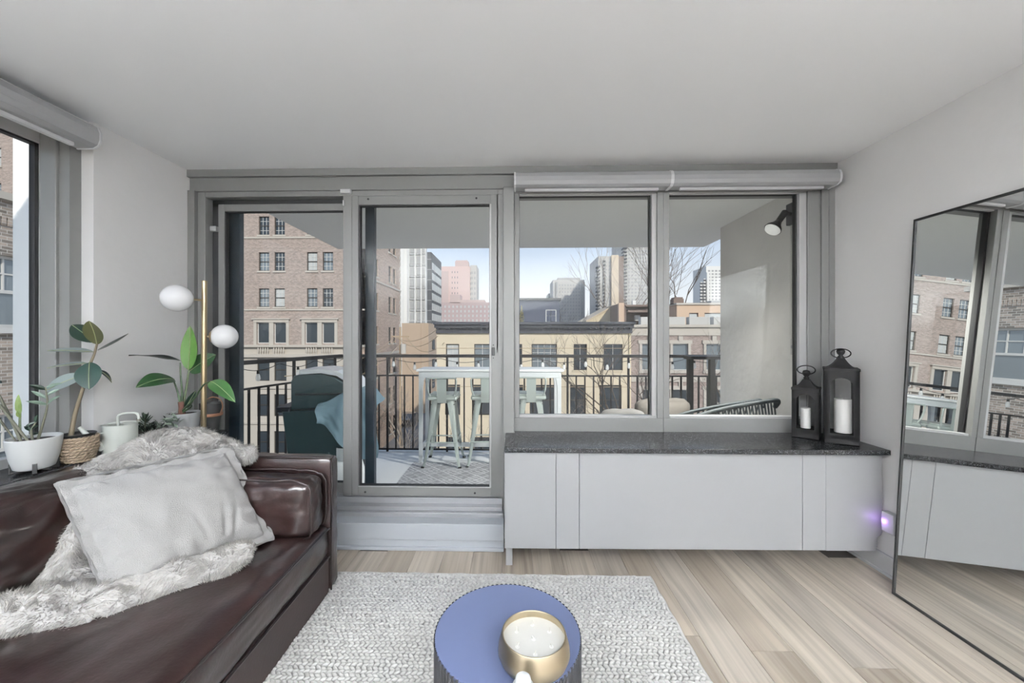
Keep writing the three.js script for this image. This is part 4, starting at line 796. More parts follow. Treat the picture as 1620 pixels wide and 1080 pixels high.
// ---------------------------------------------------------------- leaning mirror
{
  const t = thing('floor_mirror', 'large mirror in a thin black frame leaning on the right wall', 'mirror', [1.952, 0, -2.072], 0.0085);
  const tilt = Math.atan2(0.112, 1.93), H = 1.932, Wd = 0.96, in_ = new THREE.Group();
  const place = (g) => g.rotateZ(-tilt);
  part('mirror_glass', place(bb(0.006, 0.012, 0.006, H - 0.006, -Wd + 0.006, -0.006)), std(lin(0.93, 0.945, 0.94), 0.0, { metalness: 1 }), t);
  part('frame', [bb(0, 0.025, 0, 0.011, -Wd, 0, 0.002), bb(0, 0.025, H - 0.011, H, -Wd, 0, 0.002), bb(0, 0.025, 0, H, -0.011, 0, 0.002), bb(0, 0.025, 0, H, -Wd, -Wd + 0.011, 0.002)].map(place), M.black, t);
  part('backing', place(bb(0.013, 0.02, 0.01, H - 0.01, -Wd + 0.01, -0.01)), M.black, t);
}
// ---------------------------------------------------------------- rug of chunky knitted wool
{
  const t = thing('area_rug', 'off white chunky knitted wool rug under the round table', 'rug');
  const wool = std(lin(0.57, 0.56, 0.548), 1.0);
  const x0 = -1.35, x1 = 0.745, d0 = -0.35, d1 = 2.155;
  part('backing', bb(x0, x1, 0.0005, 0.008, d0, d1, 0.003), std(lin(0.42, 0.40, 0.38), 1), t);
  const loop = new THREE.SphereGeometry(1, 10, 7), list = [], r = rng(91), px = 0.0225, pz = 0.0162;
  for (let z = d1 - 0.006; z > 0.55; z -= pz) {
    const row = Math.round((d1 - z) / pz);
    for (let x = x0 + 0.01 + (row % 2) * px * 0.5 + (r() - 0.5) * 0.004; x < x1 - 0.004; x += px * (0.94 + r() * 0.12)) list.push([x, z + (r() - 0.5) * 0.003 + 0.003 * n3(x * 6, z * 3, 4), row]);
  }
  const im = new THREE.InstancedMesh(loop, wool, list.length), o = new THREE.Object3D(), c = new THREE.Color();
  list.forEach(([x, z, row], i) => {
    const hgt = 0.0125 + r() * 0.003 + 0.0025 * n3(x * 4, z * 4, 1);
    o.position.set(x, hgt, -z); o.rotation.set((r() - 0.5) * 0.5, (row % 2 ? 0.5 : -0.5) + (r() - 0.5) * 0.35, (r() - 0.5) * 0.35);
    o.scale.set(0.0135 + r() * 0.0025, 0.0078 + r() * 0.0022, 0.0068 + r() * 0.0012); o.updateMatrix(); im.setMatrixAt(i, o.matrix);
    const k = 0.88 + r() * 0.2 + 0.06 * n3(x * 3, z * 3, 9); im.setColorAt(i, c.setRGB(k, k, k * 0.99));
  });
  im.name = numbered('wool_loops'); im.userData.kind = 'stuff'; im.castShadow = im.receiveShadow = true; t.add(im);
  const edge = []; for (let i = 0; i <= 60; i++) edge.push([lerp(x0, x1, i / 60), 0.011 + 0.0015 * Math.sin(i * 1.7), -(d1 + 0.002 * Math.sin(i * 0.9))]);
  const edge2 = []; for (let i = 0; i <= 60; i++) edge2.push([x1 + 0.002 * Math.sin(i * 1.1), 0.011, -lerp(0.55, d1, i / 60)]);
  part('binding', [tube(edge, 0.009, 120, 7), tube(edge2, 0.009, 120, 7)], wool, t);
}
// ---------------------------------------------------------------- fluted drum table with the candle bowl
{
  const t = thing('side_table', 'round dark fluted drum table with a slate blue top', 'table', [-0.017, 0.012, -1.152]);
  const R = 0.214, H = 0.452, N = 84, seg = N * 8;
  const side = grid(seg, 2, (u, v) => { const a = u * Math.PI * 2, f = Math.abs(Math.sin(a * N / 2)), rr = R - 0.008 + 0.0075 * f; return [rr * Math.cos(a), v * H, -rr * Math.sin(a)]; });
  part('fluted_drum', side, std(lin(0.016, 0.016, 0.018), 0.42, { side: THREE.DoubleSide }), t);
  part('tabletop', lathe([[0, H - 0.012], [R - 0.003, H - 0.012], [R - 0.003, H - 0.002], [R - 0.005, H], [0, H]], 96), phy(lin(0.105, 0.13, 0.235), 0.36, { clearcoat: 0.5, clearcoatRoughness: 0.3 }), t);
  part('foot', lathe([[0, 0], [R - 0.03, 0], [R - 0.03, 0.01], [0, 0.01]], 48), M.black, t);
  const g = thing('candle_bowl', 'round gold metal bowl candle on the table', 'candle', [0.054, 0.464, -1.03]); g.scale.set(1.045, 0.76, 1.045);
  const gold = std(lin(0.50, 0.43, 0.31), 0.34, { metalness: 1 });
  part('bowl', lathe([[0, 0.0], [0.052, 0.0], [0.066, 0.006], [0.083, 0.028], [0.0895, 0.05], [0.0885, 0.07], [0.0835, 0.098], [0.0805, 0.111], [0.079, 0.113], [0.0765, 0.111], [0.078, 0.098], [0.081, 0.08], [0.08, 0.05], [0, 0.03]], 72), gold, g);
  part('wax', lathe([[0.0805, 0.086], [0.076, 0.0865], [0.04, 0.088], [0, 0.0875]].reverse(), 48).rotateX(0), phy(lin(0.62, 0.61, 0.575), 0.5, { side: THREE.DoubleSide }), g);
  const wm = std(lin(0.62, 0.6, 0.55), 0.9), wp = [[0, 0], ...[0, 1, 2, 3, 4, 5].map((k) => [0.048 * Math.cos(k * 1.047 + 0.5), 0.048 * Math.sin(k * 1.047 + 0.5)])], r = rng(8);
  for (const [x, z] of wp) { const dx = (r() - 0.5) * 0.012, dz = (r() - 0.5) * 0.012, w = part('wick', tube([[x, 0.086, z], [x + dx * 0.3, 0.093, z + dz * 0.3], [x + dx, 0.101, z + dz]], 0.0011, 8, 5), wm, g); part('wick_pool', lathe([[0, 0.0885], [0.005, 0.0883], [0.006, 0.0875]], 12).translate(x, 0, z), M.wax, w); }
  const b = thing('bottle', 'small white bottle with a rounded cap in front of the gold bowl', 'bottle', [0.022, 0.464, -0.875]);
  part('body', lathe([[0, 0], [0.026, 0], [0.029, 0.004], [0.029, 0.07], [0.024, 0.082], [0, 0.084]], 32), std(lin(0.7, 0.7, 0.7), 0.4), b);
  part('cap', lathe([[0, 0.105], [0.012, 0.104], [0.0165, 0.1], [0.018, 0.094], [0.018, 0.08], [0, 0.08]].reverse(), 32), std(lin(0.75, 0.76, 0.77), 0.35), b);
}
// ---------------------------------------------------------------- leather sofa
const leatherN = fbm(120, 60, 60, 3), leatherC = fbm(121, 5, 5, 4);
const leatherBump = tex(512, 512, (u, v) => 0.6 * leatherN(u, v) + 0.4 * leatherC(u, v), false, [2, 2]);
const leatherMap = tex(512, 512, (u, v) => { const k = leatherC(u, v); return [0.012 + 0.013 * k, 0.0062 + 0.0065 * k, 0.006 + 0.0058 * k]; }, true, [1.3, 1.3]);
M.leather = phy(lin(0.74, 0.68, 0.65), 0.3, { specularIntensity: 0.8, map: leatherMap, bumpMap: leatherBump, bumpScale: 0.0007, clearcoat: 0.45, clearcoatRoughness: 0.15 });
M.leatherDull = phy(lin(0.9, 0.85, 0.82), 0.5, { map: leatherMap, bumpMap: leatherBump, bumpScale: 0.0006 });
M.piping = phy(lin(0.010, 0.0055, 0.005), 0.4, { clearcoat: 0.15, clearcoatRoughness: 0.3 });
const XF = -0.935;        // front plane of the sofa
{
  const t = thing('sofa', 'dark brown leather sofa with loose cushions along the left window', 'sofa');
  const D1 = 2.083, D0 = 0.0;
  part('base', bb(-2.13, XF - 0.018, 0.02, 0.205, D0, 2.0, 0.012, 2), M.leather, t);
  part('apron', bb(XF - 0.03, XF - 0.008, 0.015, 0.2, D0, 1.985, 0.006, 2), M.leatherDull, t);
  // seat cushion, crowned, long
  const sc = softBox(1.08, 0.165, 2.0, 0.035, [0.012, 0.018, 0], 2, 0.005, 30).translate(XF - 0.54 - 0.004, 0.285, -(1.985 - 1.0));
  const seat = part('seat_cushion', sc, M.leather, t);
  part('piping', [tube([[XF + 0.004, 0.358, -0.02], [XF + 0.01, 0.357, -1.0], [XF + 0.004, 0.356, -1.96]], 0.0045, 40, 6), tube([[XF + 0.003, 0.208, -0.02], [XF + 0.006, 0.208, -1.0], [XF + 0.002, 0.208, -1.97]], 0.004, 40, 6)], M.piping, seat);
  // far arm: a slab with rounded edges and piped outline
  const arm = part('arm', metreUV(softBox(1.21, 0.685, 0.1, 0.03, [0, 0.004, 0.006], 4, 0.0025, 24)).translate(-2.145 + 0.605, 0.36, -(D1 - 0.05)), M.leather, t);
  part('piping', [tube([[XF + 0.002, 0.03, -(D1 - 0.095)], [XF + 0.002, 0.66, -(D1 - 0.095)], [XF - 0.03, 0.70, -(D1 - 0.095)], [-1.5, 0.704, -(D1 - 0.095)], [-2.12, 0.704, -(D1 - 0.095)]], 0.0042, 60, 6)], M.piping, arm);
  // back slab
  const back = part('backrest', metreUV(softBox(0.135, 0.685, 2.06, 0.03, [0.005, 0.005, 0], 5, 0.003, 24)).translate(-2.085, 0.36, -(D1 - 1.03)), M.leather, t);
  part('piping', tube([[-2.02, 0.703, -0.05], [-2.018, 0.706, -1.0], [-2.02, 0.703, -1.98]], 0.0042, 40, 6), M.piping, back);
  // loose back cushion, bulging
  const bc = softBox(0.27, 0.37, 1.02, 0.085, [0.05, 0.035, 0.03], 9, 0.012, 26).rotateZ(0.17).translate(-1.875, 0.545, -1.27);
  part('back_cushion', bc, M.leather, t);
  part('back_cushion', softBox(0.25, 0.37, 0.74, 0.085, [0.05, 0.035, 0.03], 10, 0.012, 22).rotateZ(0.17).translate(-1.875, 0.545, -0.37), M.leather, t);
  // loose arm cushion with wrinkled corners
  const ac = softBox(0.86, 0.275, 0.155, 0.045, [0.012, 0.014, 0.022], 13, 0.006, 30).translate(-0.962 - 0.43, 0.5, -1.897);
  const arc = part('arm_cushion', ac, M.leather, t);
  const rim = (z, k) => { const o = []; for (let i = 0; i <= 48; i++) { const a = i / 48 * Math.PI * 2, c = Math.cos(a), s = Math.sin(a), p = 0.28; const x = Math.sign(c) * Math.pow(Math.abs(c), p) * 0.442, y = Math.sign(s) * Math.pow(Math.abs(s), p) * 0.149; o.push([-0.962 - 0.43 + x + 0.004 * n3(i * 0.5, k, 1), 0.5 + y + 0.005 * n3(i * 0.4, k, 7), z + 0.004 * n3(i * 0.3, 5, k)]); } o.pop(); return o; };
  part('piping', tube(rim(-1.820, 1), 0.0042, 160, 6, true), M.piping, arc); part('piping', tube(rim(-1.968, 2), 0.0042, 160, 6, true), M.piping, arc);
  for (const [x, d] of [[-1.0, 0.1], [-1.0, 1.9], [-2.05, 0.1], [-2.05, 1.9]]) part('leg', bb(x - 0.03, x + 0.03, 0, 0.03, d - 0.03, d + 0.03), M.black, t);
}
// ---------------------------------------------------------------- flanged cushion leaning in the corner
{
  const plushN = fbm(140, 70, 70, 3), plush = tex(512, 512, (u, v) => plushN(u, v), false, [5, 5]);
  M.plush = phy(lin(0.335, 0.327, 0.318), 0.95, { bumpMap: plush, bumpScale: 0.0025, sheen: 0.5, sheenRoughness: 0.5, sheenColor: lin(0.7, 0.69, 0.68), side: THREE.DoubleSide });
  const BL = V([-1.385, 0.425, -1.305]), BR = V([-1.115, 0.385, -1.80]), TL = V([-1.79, 0.75, -1.49]), TR = V([-1.375, 0.79, -1.875]);
  const nrm = BR.clone().sub(BL).cross(TL.clone().sub(BL)).normalize();
  const P = (u, v) => { const a = BL.clone().lerp(BR, u), b = TL.clone().lerp(TR, u); return a.lerp(b, v); };
  const N = 84, E = 0.06;
  const surf = (side) => (u, v) => {
    const q = P(u, v), du = Math.min(u, 1 - u), dv = Math.min(v, 1 - v);
    const inU = clamp((u - E) / (1 - 2 * E), 0, 1), inV = clamp((v - E) / (1 - 2 * E), 0, 1);
    const fu = 1 - Math.pow(Math.abs(inU * 2 - 1), 2.6), fv = 1 - Math.pow(Math.abs(inV * 2 - 1), 2.6), inside = du > E && dv > E;
    let h = 0.004, wave = 0;
    if (inside) {
      h += 0.088 * Math.pow(fu * fv, 0.55);
      const near = Math.exp(-Math.min(du - E, dv - E) * 17);
      const ang = (du < dv ? v * 34 + u * 5 : u * 30 + v * 5);
      h += near * 0.017 * Math.sin(ang + 2 * n3(u * 4, v * 4, 3)) * Math.min(1, Math.min(du - E, dv - E) * 22);
      // sag creases running up from the lower edge
      const cx = Math.exp(-Math.pow((u - 0.66 - (v - 0.1) * 0.18) / 0.022, 2)) + 0.8 * Math.exp(-Math.pow((u - 0.72 - (v - 0.1) * 0.3) / 0.02, 2)) + 0.6 * Math.exp(-Math.pow((u - 0.56 + (v - 0.1) * 0.2) / 0.02, 2));
      h -= cx * 0.016 * smoothstep(v, 0.09, 0.16) * (1 - smoothstep(v, 0.2, 0.42));
      h += 0.006 * n3(u * 4.5, v * 4.5, side * 4 + 20);
    } else wave = (0.006 * Math.sin((du < dv ? v : u) * 42) + 0.004 * n3(u * 8, v * 8, 2)) * (1 - Math.min(du, dv) / E);
    const sag = -0.012 * Math.sin(Math.PI * u) * smoothstep(v, 0.5, 1);
    return q.addScaledVector(nrm, side * h + wave).add(new THREE.Vector3(0, sag, 0)).toArray();
  };
  const t = thing('throw_pillow', 'large pale grey plush cushion with a flanged edge leaning in the sofa corner', 'cushion');
  part('cover', merge([grid(N, N, surf(1)), grid(N, N, surf(-1))]), M.plush, t);
  const rim = (k) => { const o = [], ring = []; for (let i = 0; i < 40; i++) ring.push([i / 40, 0]); for (let i = 0; i < 40; i++) ring.push([1, i / 40]); for (let i = 0; i < 40; i++) ring.push([1 - i / 40, 1]); for (let i = 0; i < 40; i++) ring.push([0, 1 - i / 40]); for (const [u, v] of ring) o.push(P(lerp(0.5, u, k), lerp(0.5, v, k)).addScaledVector(nrm, 0.003 * Math.sin((u + v) * 42)).toArray()); return o; };
  part('hem', tube(rim(1.0), 0.0055, 320, 6, true), M.plush, t);
}
// ---------------------------------------------------------------- fur throw bunched behind and under the cushion
{
  const t = thing('fur_throw', 'light grey faux fur throw bunched behind and under the cushion', 'throw');
  // capsules (a, b, ra, rb) that follow the folds
  const caps = [
    // heap over the sofa corner
    [[-1.83, 0.735, -1.74], [-1.72, 0.775, -1.85], 0.06, 0.075], [[-1.72, 0.775, -1.85], [-1.60, 0.785, -1.92], 0.075, 0.075], [[-1.60, 0.78, -1.93], [-1.47, 0.735, -1.96], 0.07, 0.06], [[-1.47, 0.735, -1.95], [-1.335, 0.735, -1.935], 0.055, 0.04],
    [[-1.86, 0.70, -1.66], [-1.80, 0.70, -1.78], 0.06, 0.06], [[-1.70, 0.72, -1.76], [-1.55, 0.72, -1.86], 0.055, 0.055], [[-1.76, 0.79, -1.80], [-1.69, 0.815, -1.90], 0.045, 0.05], [[-1.62, 0.82, -1.90], [-1.66, 0.76, -1.82], 0.045, 0.04], [[-1.53, 0.785, -1.94], [-1.50, 0.74, -1.87], 0.04, 0.04],
    // down behind the cushion
    [[-1.78, 0.69, -1.62], [-1.70, 0.55, -1.5], 0.055, 0.055], [[-1.70, 0.55, -1.5], [-1.68, 0.44, -1.40], 0.055, 0.06],
    // along the seat in front of the cushion
    [[-1.70, 0.43, -1.22], [-1.58, 0.42, -1.30], 0.045, 0.055], [[-1.58, 0.42, -1.28], [-1.42, 0.40, -1.36], 0.055, 0.052], [[-1.42, 0.40, -1.34], [-1.28, 0.405, -1.475], 0.05, 0.052], [[-1.28, 0.405, -1.475], [-1.17, 0.41, -1.56], 0.05, 0.048], [[-1.17, 0.41, -1.56], [-1.125, 0.425, -1.60], 0.05, 0.042],
    [[-1.60, 0.41, -1.21], [-1.44, 0.39, -1.275], 0.035, 0.03], [[-1.73, 0.42, -1.10], [-1.64, 0.405, -1.2], 0.03, 0.04], [[-1.44, 0.39, -1.275], [-1.30, 0.39, -1.41], 0.03, 0.03], [[-1.66, 0.41, -1.42], [-1.5, 0.40, -1.45], 0.06, 0.05], [[-1.35, 0.39, -1.52], [-1.2, 0.39, -1.66], 0.05, 0.04], [[-1.78, 0.40, -1.03], [-1.70, 0.40, -1.14], 0.02, 0.03],
  ].map(([a, b, ra, rb]) => ({ a: V(a), b: V(b), ra, rb }));
  const res = 120, size = 0.56, cx = -1.47, cy = 0.6, cz = -1.5;
  const mc = new MarchingCubes(res, M.plush, false, false, 400000); mc.isolation = 0;
  const f = mc.field, half = res / 2, p = new THREE.Vector3(), ba = new THREE.Vector3(), pa = new THREE.Vector3();
  for (let k = 0; k < res; k++) for (let j = 0; j < res; j++) for (let i = 0; i < res; i++) {
    p.set(cx + (i - half) / half * size, cy + (j - half) / half * size, cz + (k - half) / half * size);
    let s = 0, any = 10;
    for (const c of caps) {
      pa.subVectors(p, c.a); ba.subVectors(c.b, c.a);
      const h = clamp(pa.dot(ba) / ba.lengthSq(), 0, 1), d = pa.addScaledVector(ba, -h).length() - lerp(c.ra, c.rb, h);
      if (d < any) any = d;
      if (d < 0.14) s += Math.exp(-d * 75);
    }
    let d = s > 0 ? -Math.log(s) / 75 : any;
    if (Math.abs(d) < 0.06) {
      const w1 = n3(p.x * 7, p.y * 7, p.z * 7) * 0.25;
      d += 0.012 * (Math.abs(n3(p.x * 11 + w1, p.y * 7, p.z * 11)) - 0.35) + 0.006 * n3(p.x * 23, p.y * 23, p.z * 23);
    }
    // stay on the sofa: above the seat and the back slab
    f[i + j * res + k * res * res] = -d;
  }
  mc.update();
  const n = mc.count, pos = new Float32Array(mc.positionArray.subarray(0, n * 3));
  const kept = [];
  for (let i = 0; i < n; i += 3) {
    const q = []; for (let v = 0; v < 3; v++) q.push([cx + pos[(i + v) * 3] * size, cy + pos[(i + v) * 3 + 1] * size, cz + pos[(i + v) * 3 + 2] * size]);
    kept.push(...q.flat());
  }
  let g = new THREE.BufferGeometry(); g.setAttribute('position', new THREE.Float32BufferAttribute(kept, 3));
  g = mergeVertices(g, 1e-4); g.computeVertexNormals();
  const fab = phy(lin(0.46, 0.445, 0.43), 1.0, { sheen: 0.4, sheenRoughness: 0.6, sheenColor: lin(0.7, 0.68, 0.66) });
  const body = part('fabric', metreUV(clean(g)), fab, t);
  // pile
  const sampler = new MeshSurfaceSampler(body); sampler.setRandomGenerator ? sampler.setRandomGenerator(rng(3)) : (sampler.randomFunction = rng(3)); sampler.build();
  const blade = new THREE.ConeGeometry(0.0014, 0.017, 3, 1, true).translate(0, 0.0075, 0);
  const cnt = 42000, im = new THREE.InstancedMesh(blade, std(lin(0.53, 0.515, 0.495), 0.9, { side: THREE.DoubleSide }), cnt), o = new THREE.Object3D(), P = new THREE.Vector3(), Nn = new THREE.Vector3(), r = rng(4), up = new THREE.Vector3(0, 1, 0), c = new THREE.Color();
  for (let i = 0; i < cnt; i++) {
    sampler.sample(P, Nn);
    const comb = new THREE.Vector3(n3(P.x * 6, P.y * 6, P.z * 6), n3(P.x * 6 + 9, P.y * 6, P.z * 6) - 0.35, n3(P.x * 6, P.y * 6 + 9, P.z * 6)).multiplyScalar(1.1);
    Nn.add(comb).add(new THREE.Vector3(r() - 0.5, r() - 0.5, r() - 0.5).multiplyScalar(0.7)).normalize();
    o.position.copy(P); o.quaternion.setFromUnitVectors(up, Nn); const s = 0.65 + r() * 0.7; o.scale.set(s, s, s); o.updateMatrix(); im.setMatrixAt(i, o.matrix);
    const k = 0.75 + r() * 0.4 + 0.15 * n3(P.x * 9, P.y * 9, P.z * 9); im.setColorAt(i, c.setRGB(k, k * 0.985, k * 0.965));
  }
  im.name = numbered('fur_pile'); im.userData.kind = 'stuff'; im.castShadow = im.receiveShadow = true; t.add(im);
}
// ---------------------------------------------------------------- plants, pots, watering can, globe lamp
function leafGeo(base, tip, width, up, opt = {}) {   // blade from base to tip; up = side the upper face looks to
  const B = V(base), Tp = V(tip), ax = Tp.clone().sub(B), L = ax.length(), a = ax.clone().normalize();
  let n = V(up).addScaledVector(a, -V(up).dot(a)).normalize(); const s = new THREE.Vector3().crossVectors(a, n).normalize();
  const droop = opt.droop ?? 0.1, fold = opt.fold ?? 0.12, peak = opt.peak ?? 0.45, pw = opt.pw ?? 0.8, wave = opt.wave ?? 0;
  return grid(8, 16, (u, v) => {
    const x = u * 2 - 1, prof = Math.pow(Math.sin(Math.PI * Math.pow(v, Math.log(0.5) / Math.log(peak))), pw), w = width / 2 * Math.max(prof, 0.02) * x;
    const lift = fold * Math.abs(w) + droop * L * (4 * v * (1 - v)) * 0.5 + wave * L * Math.sin(v * 9 + x * 2) * Math.abs(x);
    return B.clone().addScaledVector(a, v * L).addScaledVector(s, w).addScaledVector(n, lift).toArray();
  });
}
function leafMidrib(base, tip, up, opt = {}) {
  const B = V(base), Tp = V(tip), ax = Tp.clone().sub(B), L = ax.length(), a = ax.clone().normalize(), n = V(up).addScaledVector(a, -V(up).dot(a)).normalize(), pts = [], dr = opt.droop ?? 0.1;
  for (let i = 0; i <= 6; i++) { const v = i / 6 * 0.97; pts.push(B.clone().addScaledVector(a, v * L).addScaledVector(n, dr * L * 2 * v * (1 - v) + 0.0012).toArray()); }
  return tube(pts, 0.0016, 12, 5);
}
const LM = (c, rough = 0.35, o = {}) => phy(c, rough, { side: THREE.DoubleSide, clearcoat: 0.12, clearcoatRoughness: 0.3, specularIntensity: 0.6, ...o });
const leafDark = LM(lin(0.008, 0.017, 0.011), 0.4, { specularIntensity: 0.35, clearcoat: 0.05 }), leafGreen = LM(lin(0.014, 0.04, 0.014)), leafBright = LM(lin(0.06, 0.14, 0.026), 0.4), leafOlive = LM(lin(0.045, 0.046, 0.018)), leafBlue = LM(lin(0.025, 0.04, 0.04), 0.28), leafSkySheen = LM(lin(0.22, 0.26, 0.25), 0.35), leafGrey = LM(lin(0.20, 0.25, 0.2), 0.5), rib = std(lin(0.28, 0.30, 0.17), 0.6);  // the palest leaf tone carries a sky reflection in its colour
const soil = std(lin(0.028, 0.022, 0.018), 1), bark = std(lin(0.16, 0.13, 0.09), 0.9), stemG = std(lin(0.1, 0.13, 0.07), 0.7), stemD = std(lin(0.085, 0.085, 0.06), 0.8);
{ // rubber plant in a woven basket
  const t = thing('rubber_plant', 'rubber plant with broad dark leaves in a woven basket on the black sill', 'plant');
  const bx = -2.165, bz = -1.90, by = 0.706;
  const cane = std(lin(0.27, 0.205, 0.145), 0.75), caneD = std(lin(0.07, 0.05, 0.035), 0.9);
  const bk = part('basket', lathe([[0, 0.0], [0.05, 0], [0.062, 0.04], [0.066, 0.08], [0.066, 0.125], [0.062, 0.125], [0.06, 0.11], [0, 0.105]], 36).translate(bx, by, bz), caneD, t);
  for (let j = 0; j < 9; j++) {
    const y = 0.008 + j * 0.0138, R = lerp(0.052, 0.068, Math.min(1, j / 4)), pts = [], pts2 = [];
    for (let i = 0; i < 64; i++) { const a = i / 64 * 6.2832, w = Math.sin(a * 12 + j * 1.7); pts.push([bx + (R + 0.0035 * w) * Math.cos(a), by + y + 0.0035 * Math.cos(a * 12 + j * 1.7), bz + (R + 0.0035 * w) * Math.sin(a)]); pts2.push([bx + (R - 0.0035 * w) * Math.cos(a), by + y - 0.0035 * Math.cos(a * 12 + j * 1.7), bz + (R - 0.0035 * w) * Math.sin(a)]); }
    part('braid', [tube(pts, 0.0052, 200, 6, true), tube(pts2, 0.0052, 200, 6, true)], cane, bk);
  }
  part('inner_pot', lathe([[0.055, 0.12], [0.066, 0.136], [0.064, 0.138], [0.052, 0.125]], 32).translate(bx, by, bz), M.black, t);
  part('soil', clean(new THREE.CylinderGeometry(0.06, 0.06, 0.01, 28)).translate(bx, by + 0.122, bz), soil, t);
  part('trunk', taper([[-2.205, 0.825, -1.9], [-2.19, 0.93, -1.905], [-2.147, 1.086, -1.91], [-2.12, 1.19, -1.915], [-2.106, 1.237, -1.92], [-2.092, 1.29, -1.92]], 0.0105, 0.0045, 26, 8), bark, t);
  const L = [
    [[-2.100, 1.296, -1.92], [-2.245, 1.385, -1.94], 0.085, [0.5, 0.5, 0.7], leafDark, { droop: 0.05 }], [[-2.092, 1.285, -1.92], [-2.066, 1.402, -1.86], 0.085, [0.25, 0.1, 1], leafOlive, { droop: -0.1, fold: 0.2 }],
    [[-2.087, 1.256, -1.92], [-1.878, 1.341, -1.87], 0.06, [-0.3, 0.85, 0.35], leafBlue, { droop: -0.06, fold: 0.3 }], [[-2.11, 1.247, -1.92], [-2.27, 1.256, -1.85], 0.085, [0.3, 1, 0.12], leafSkySheen, { droop: 0.05 }],
    [[-2.136, 1.189, -1.92], [-2.27, 1.17, -1.85], 0.085, [0.3, 1, 0.05], leafSkySheen, { droop: 0.07 }], [[-2.138, 1.136, -1.91], [-2.24, 1.062, -1.82], 0.085, [0.25, 0.75, 0.75], leafSkySheen, { droop: 0.12 }],
    [[-2.108, 1.198, -1.90], [-2.06, 1.068, -1.855], 0.10, [0.55, 0.2, 1], LM(lin(0.010, 0.022, 0.018), 0.4, { specularIntensity: 0.3, clearcoat: 0 }), { droop: 0.08, fold: 0.15 }], [[-2.09, 1.158, -1.92], [-2.075, 1.087, -1.975], 0.045, [1, 0.3, -0.6], leafBlue, { droop: 0.2 }],
  ];
  for (const [b, e, w, up, m, o] of L) { const l = part('leaf', leafGeo(b, e, w, up, { peak: 0.48, pw: 0.7, ...o }), m, t); part('midrib', leafMidrib(b, e, up, o), rib, l); }
}
{ // white bowl with young stems on a black stand
  const cx = -2.216, cz = -1.762, by = 0.718;
  const st = thing('plant_stand', 'low black metal stand under the white bowl', 'stand', [cx, 0.706, cz]);
  part('cross_bar', [bb(-0.075, 0.075, 0.004, 0.012, -0.006, 0.006), bb(-0.006, 0.006, 0.004, 0.012, -0.075, 0.075)], M.black, st);
  for (let k = 0; k < 4; k++) { const a = k * Math.PI / 2 + 0.9; part('leg', bb(-0.0075, 0.0075, 0, 0.045, -0.003, 0.003, 0.001).translate(0, 0, 0.073).rotateY(a), M.black, st); part('foot', bb(-0.006, 0.006, 0, 0.012, -0.075, -0.01).rotateY(a), M.black, st); }
  const t = thing('potted_plant', 'white bowl of young stems with small leaves on the black sill', 'plant');
  part('pot', lathe([[0, 0], [0.055, 0], [0.066, 0.006], [0.078, 0.05], [0.087, 0.105], [0.09, 0.14], [0.0885, 0.144], [0.083, 0.142], [0.081, 0.125], [0, 0.122]], 48).translate(cx, by, cz), std(lin(0.68, 0.69, 0.68), 0.55), t);
  part('soil', clean(new THREE.CylinderGeometry(0.079, 0.079, 0.01, 32)).translate(cx, by + 0.122, cz), soil, t);
  const S = [[[-2.30, 1.02, -1.70], [-2.266, 0.94, -1.72], [-2.212, 0.838, -1.74]], [[-2.33, 1.06, -1.72], [-2.29, 0.955, -1.73], [-2.25, 0.838, -1.74]], [[-2.27, 0.838, -1.75], [-2.265, 0.912, -1.745], [-2.257, 0.97, -1.74], [-2.253, 1.013, -1.74]], [[-2.19, 0.838, -1.75], [-2.16, 0.931, -1.75], [-2.153, 1.01, -1.76], [-2.162, 1.092, -1.76]], [[-2.222, 0.838, -1.76], [-2.241, 0.891, -1.77], [-2.232, 0.924, -1.78]], [[-2.32, 0.978, -1.70], [-2.27, 0.838, -1.74]]];
  S.forEach((s, i) => part('stem', taper(s.length < 3 ? [s[0], [(s[0][0] + s[1][0]) / 2, (s[0][1] + s[1][1]) / 2, (s[0][2] + s[1][2]) / 2], s[1]] : s, i < 2 ? 0.0055 : 0.006, i < 2 ? 0.006 : 0.003, 14, 6), i === 2 ? stemG : stemD, t));
  const fresh = LM(lin(0.15, 0.21, 0.07), 0.45), mid = LM(lin(0.12, 0.17, 0.13), 0.4);
  const Lf = [[[-2.257, 0.965, -1.74], [-2.258, 1.062, -1.735], 0.022, fresh], [[-2.254, 0.99, -1.74], [-2.238, 1.025, -1.73], 0.016, fresh], [[-2.257, 0.975, -1.74], [-2.274, 1.018, -1.74], 0.018, fresh], [[-2.255, 0.955, -1.74], [-2.244, 0.99, -1.72], 0.016, fresh],
    [[-2.159, 1.08, -1.76], [-2.19, 1.106, -1.72], 0.022, leafDark], [[-2.156, 1.04, -1.76], [-2.206, 1.077, -1.74], 0.016, mid], [[-2.153, 1.01, -1.76], [-2.18, 1.036, -1.70], 0.018, mid], [[-2.153, 1.01, -1.76], [-2.075, 1.055, -1.75], 0.02, mid], [[-2.162, 1.088, -1.76], [-2.13, 1.105, -1.80], 0.018, mid], [[-2.156, 1.054, -1.76], [-2.125, 1.08, -1.79], 0.016, mid],
    [[-2.232, 0.924, -1.78], [-2.223, 0.962, -1.78], 0.016, leafDark], [[-2.235, 0.924, -1.78], [-2.262, 0.905, -1.76], 0.014, leafDark], [[-2.241, 0.891, -1.77], [-2.204, 0.914, -1.77], 0.014, leafDark], [[-2.241, 0.885, -1.77], [-2.277, 0.908, -1.77], 0.014, leafDark], [[-2.241, 0.867, -1.77], [-2.204, 0.875, -1.77], 0.014, leafDark], [[-2.313, 1.119, -1.70], [-2.275, 1.118, -1.69], 0.02, leafDark]];
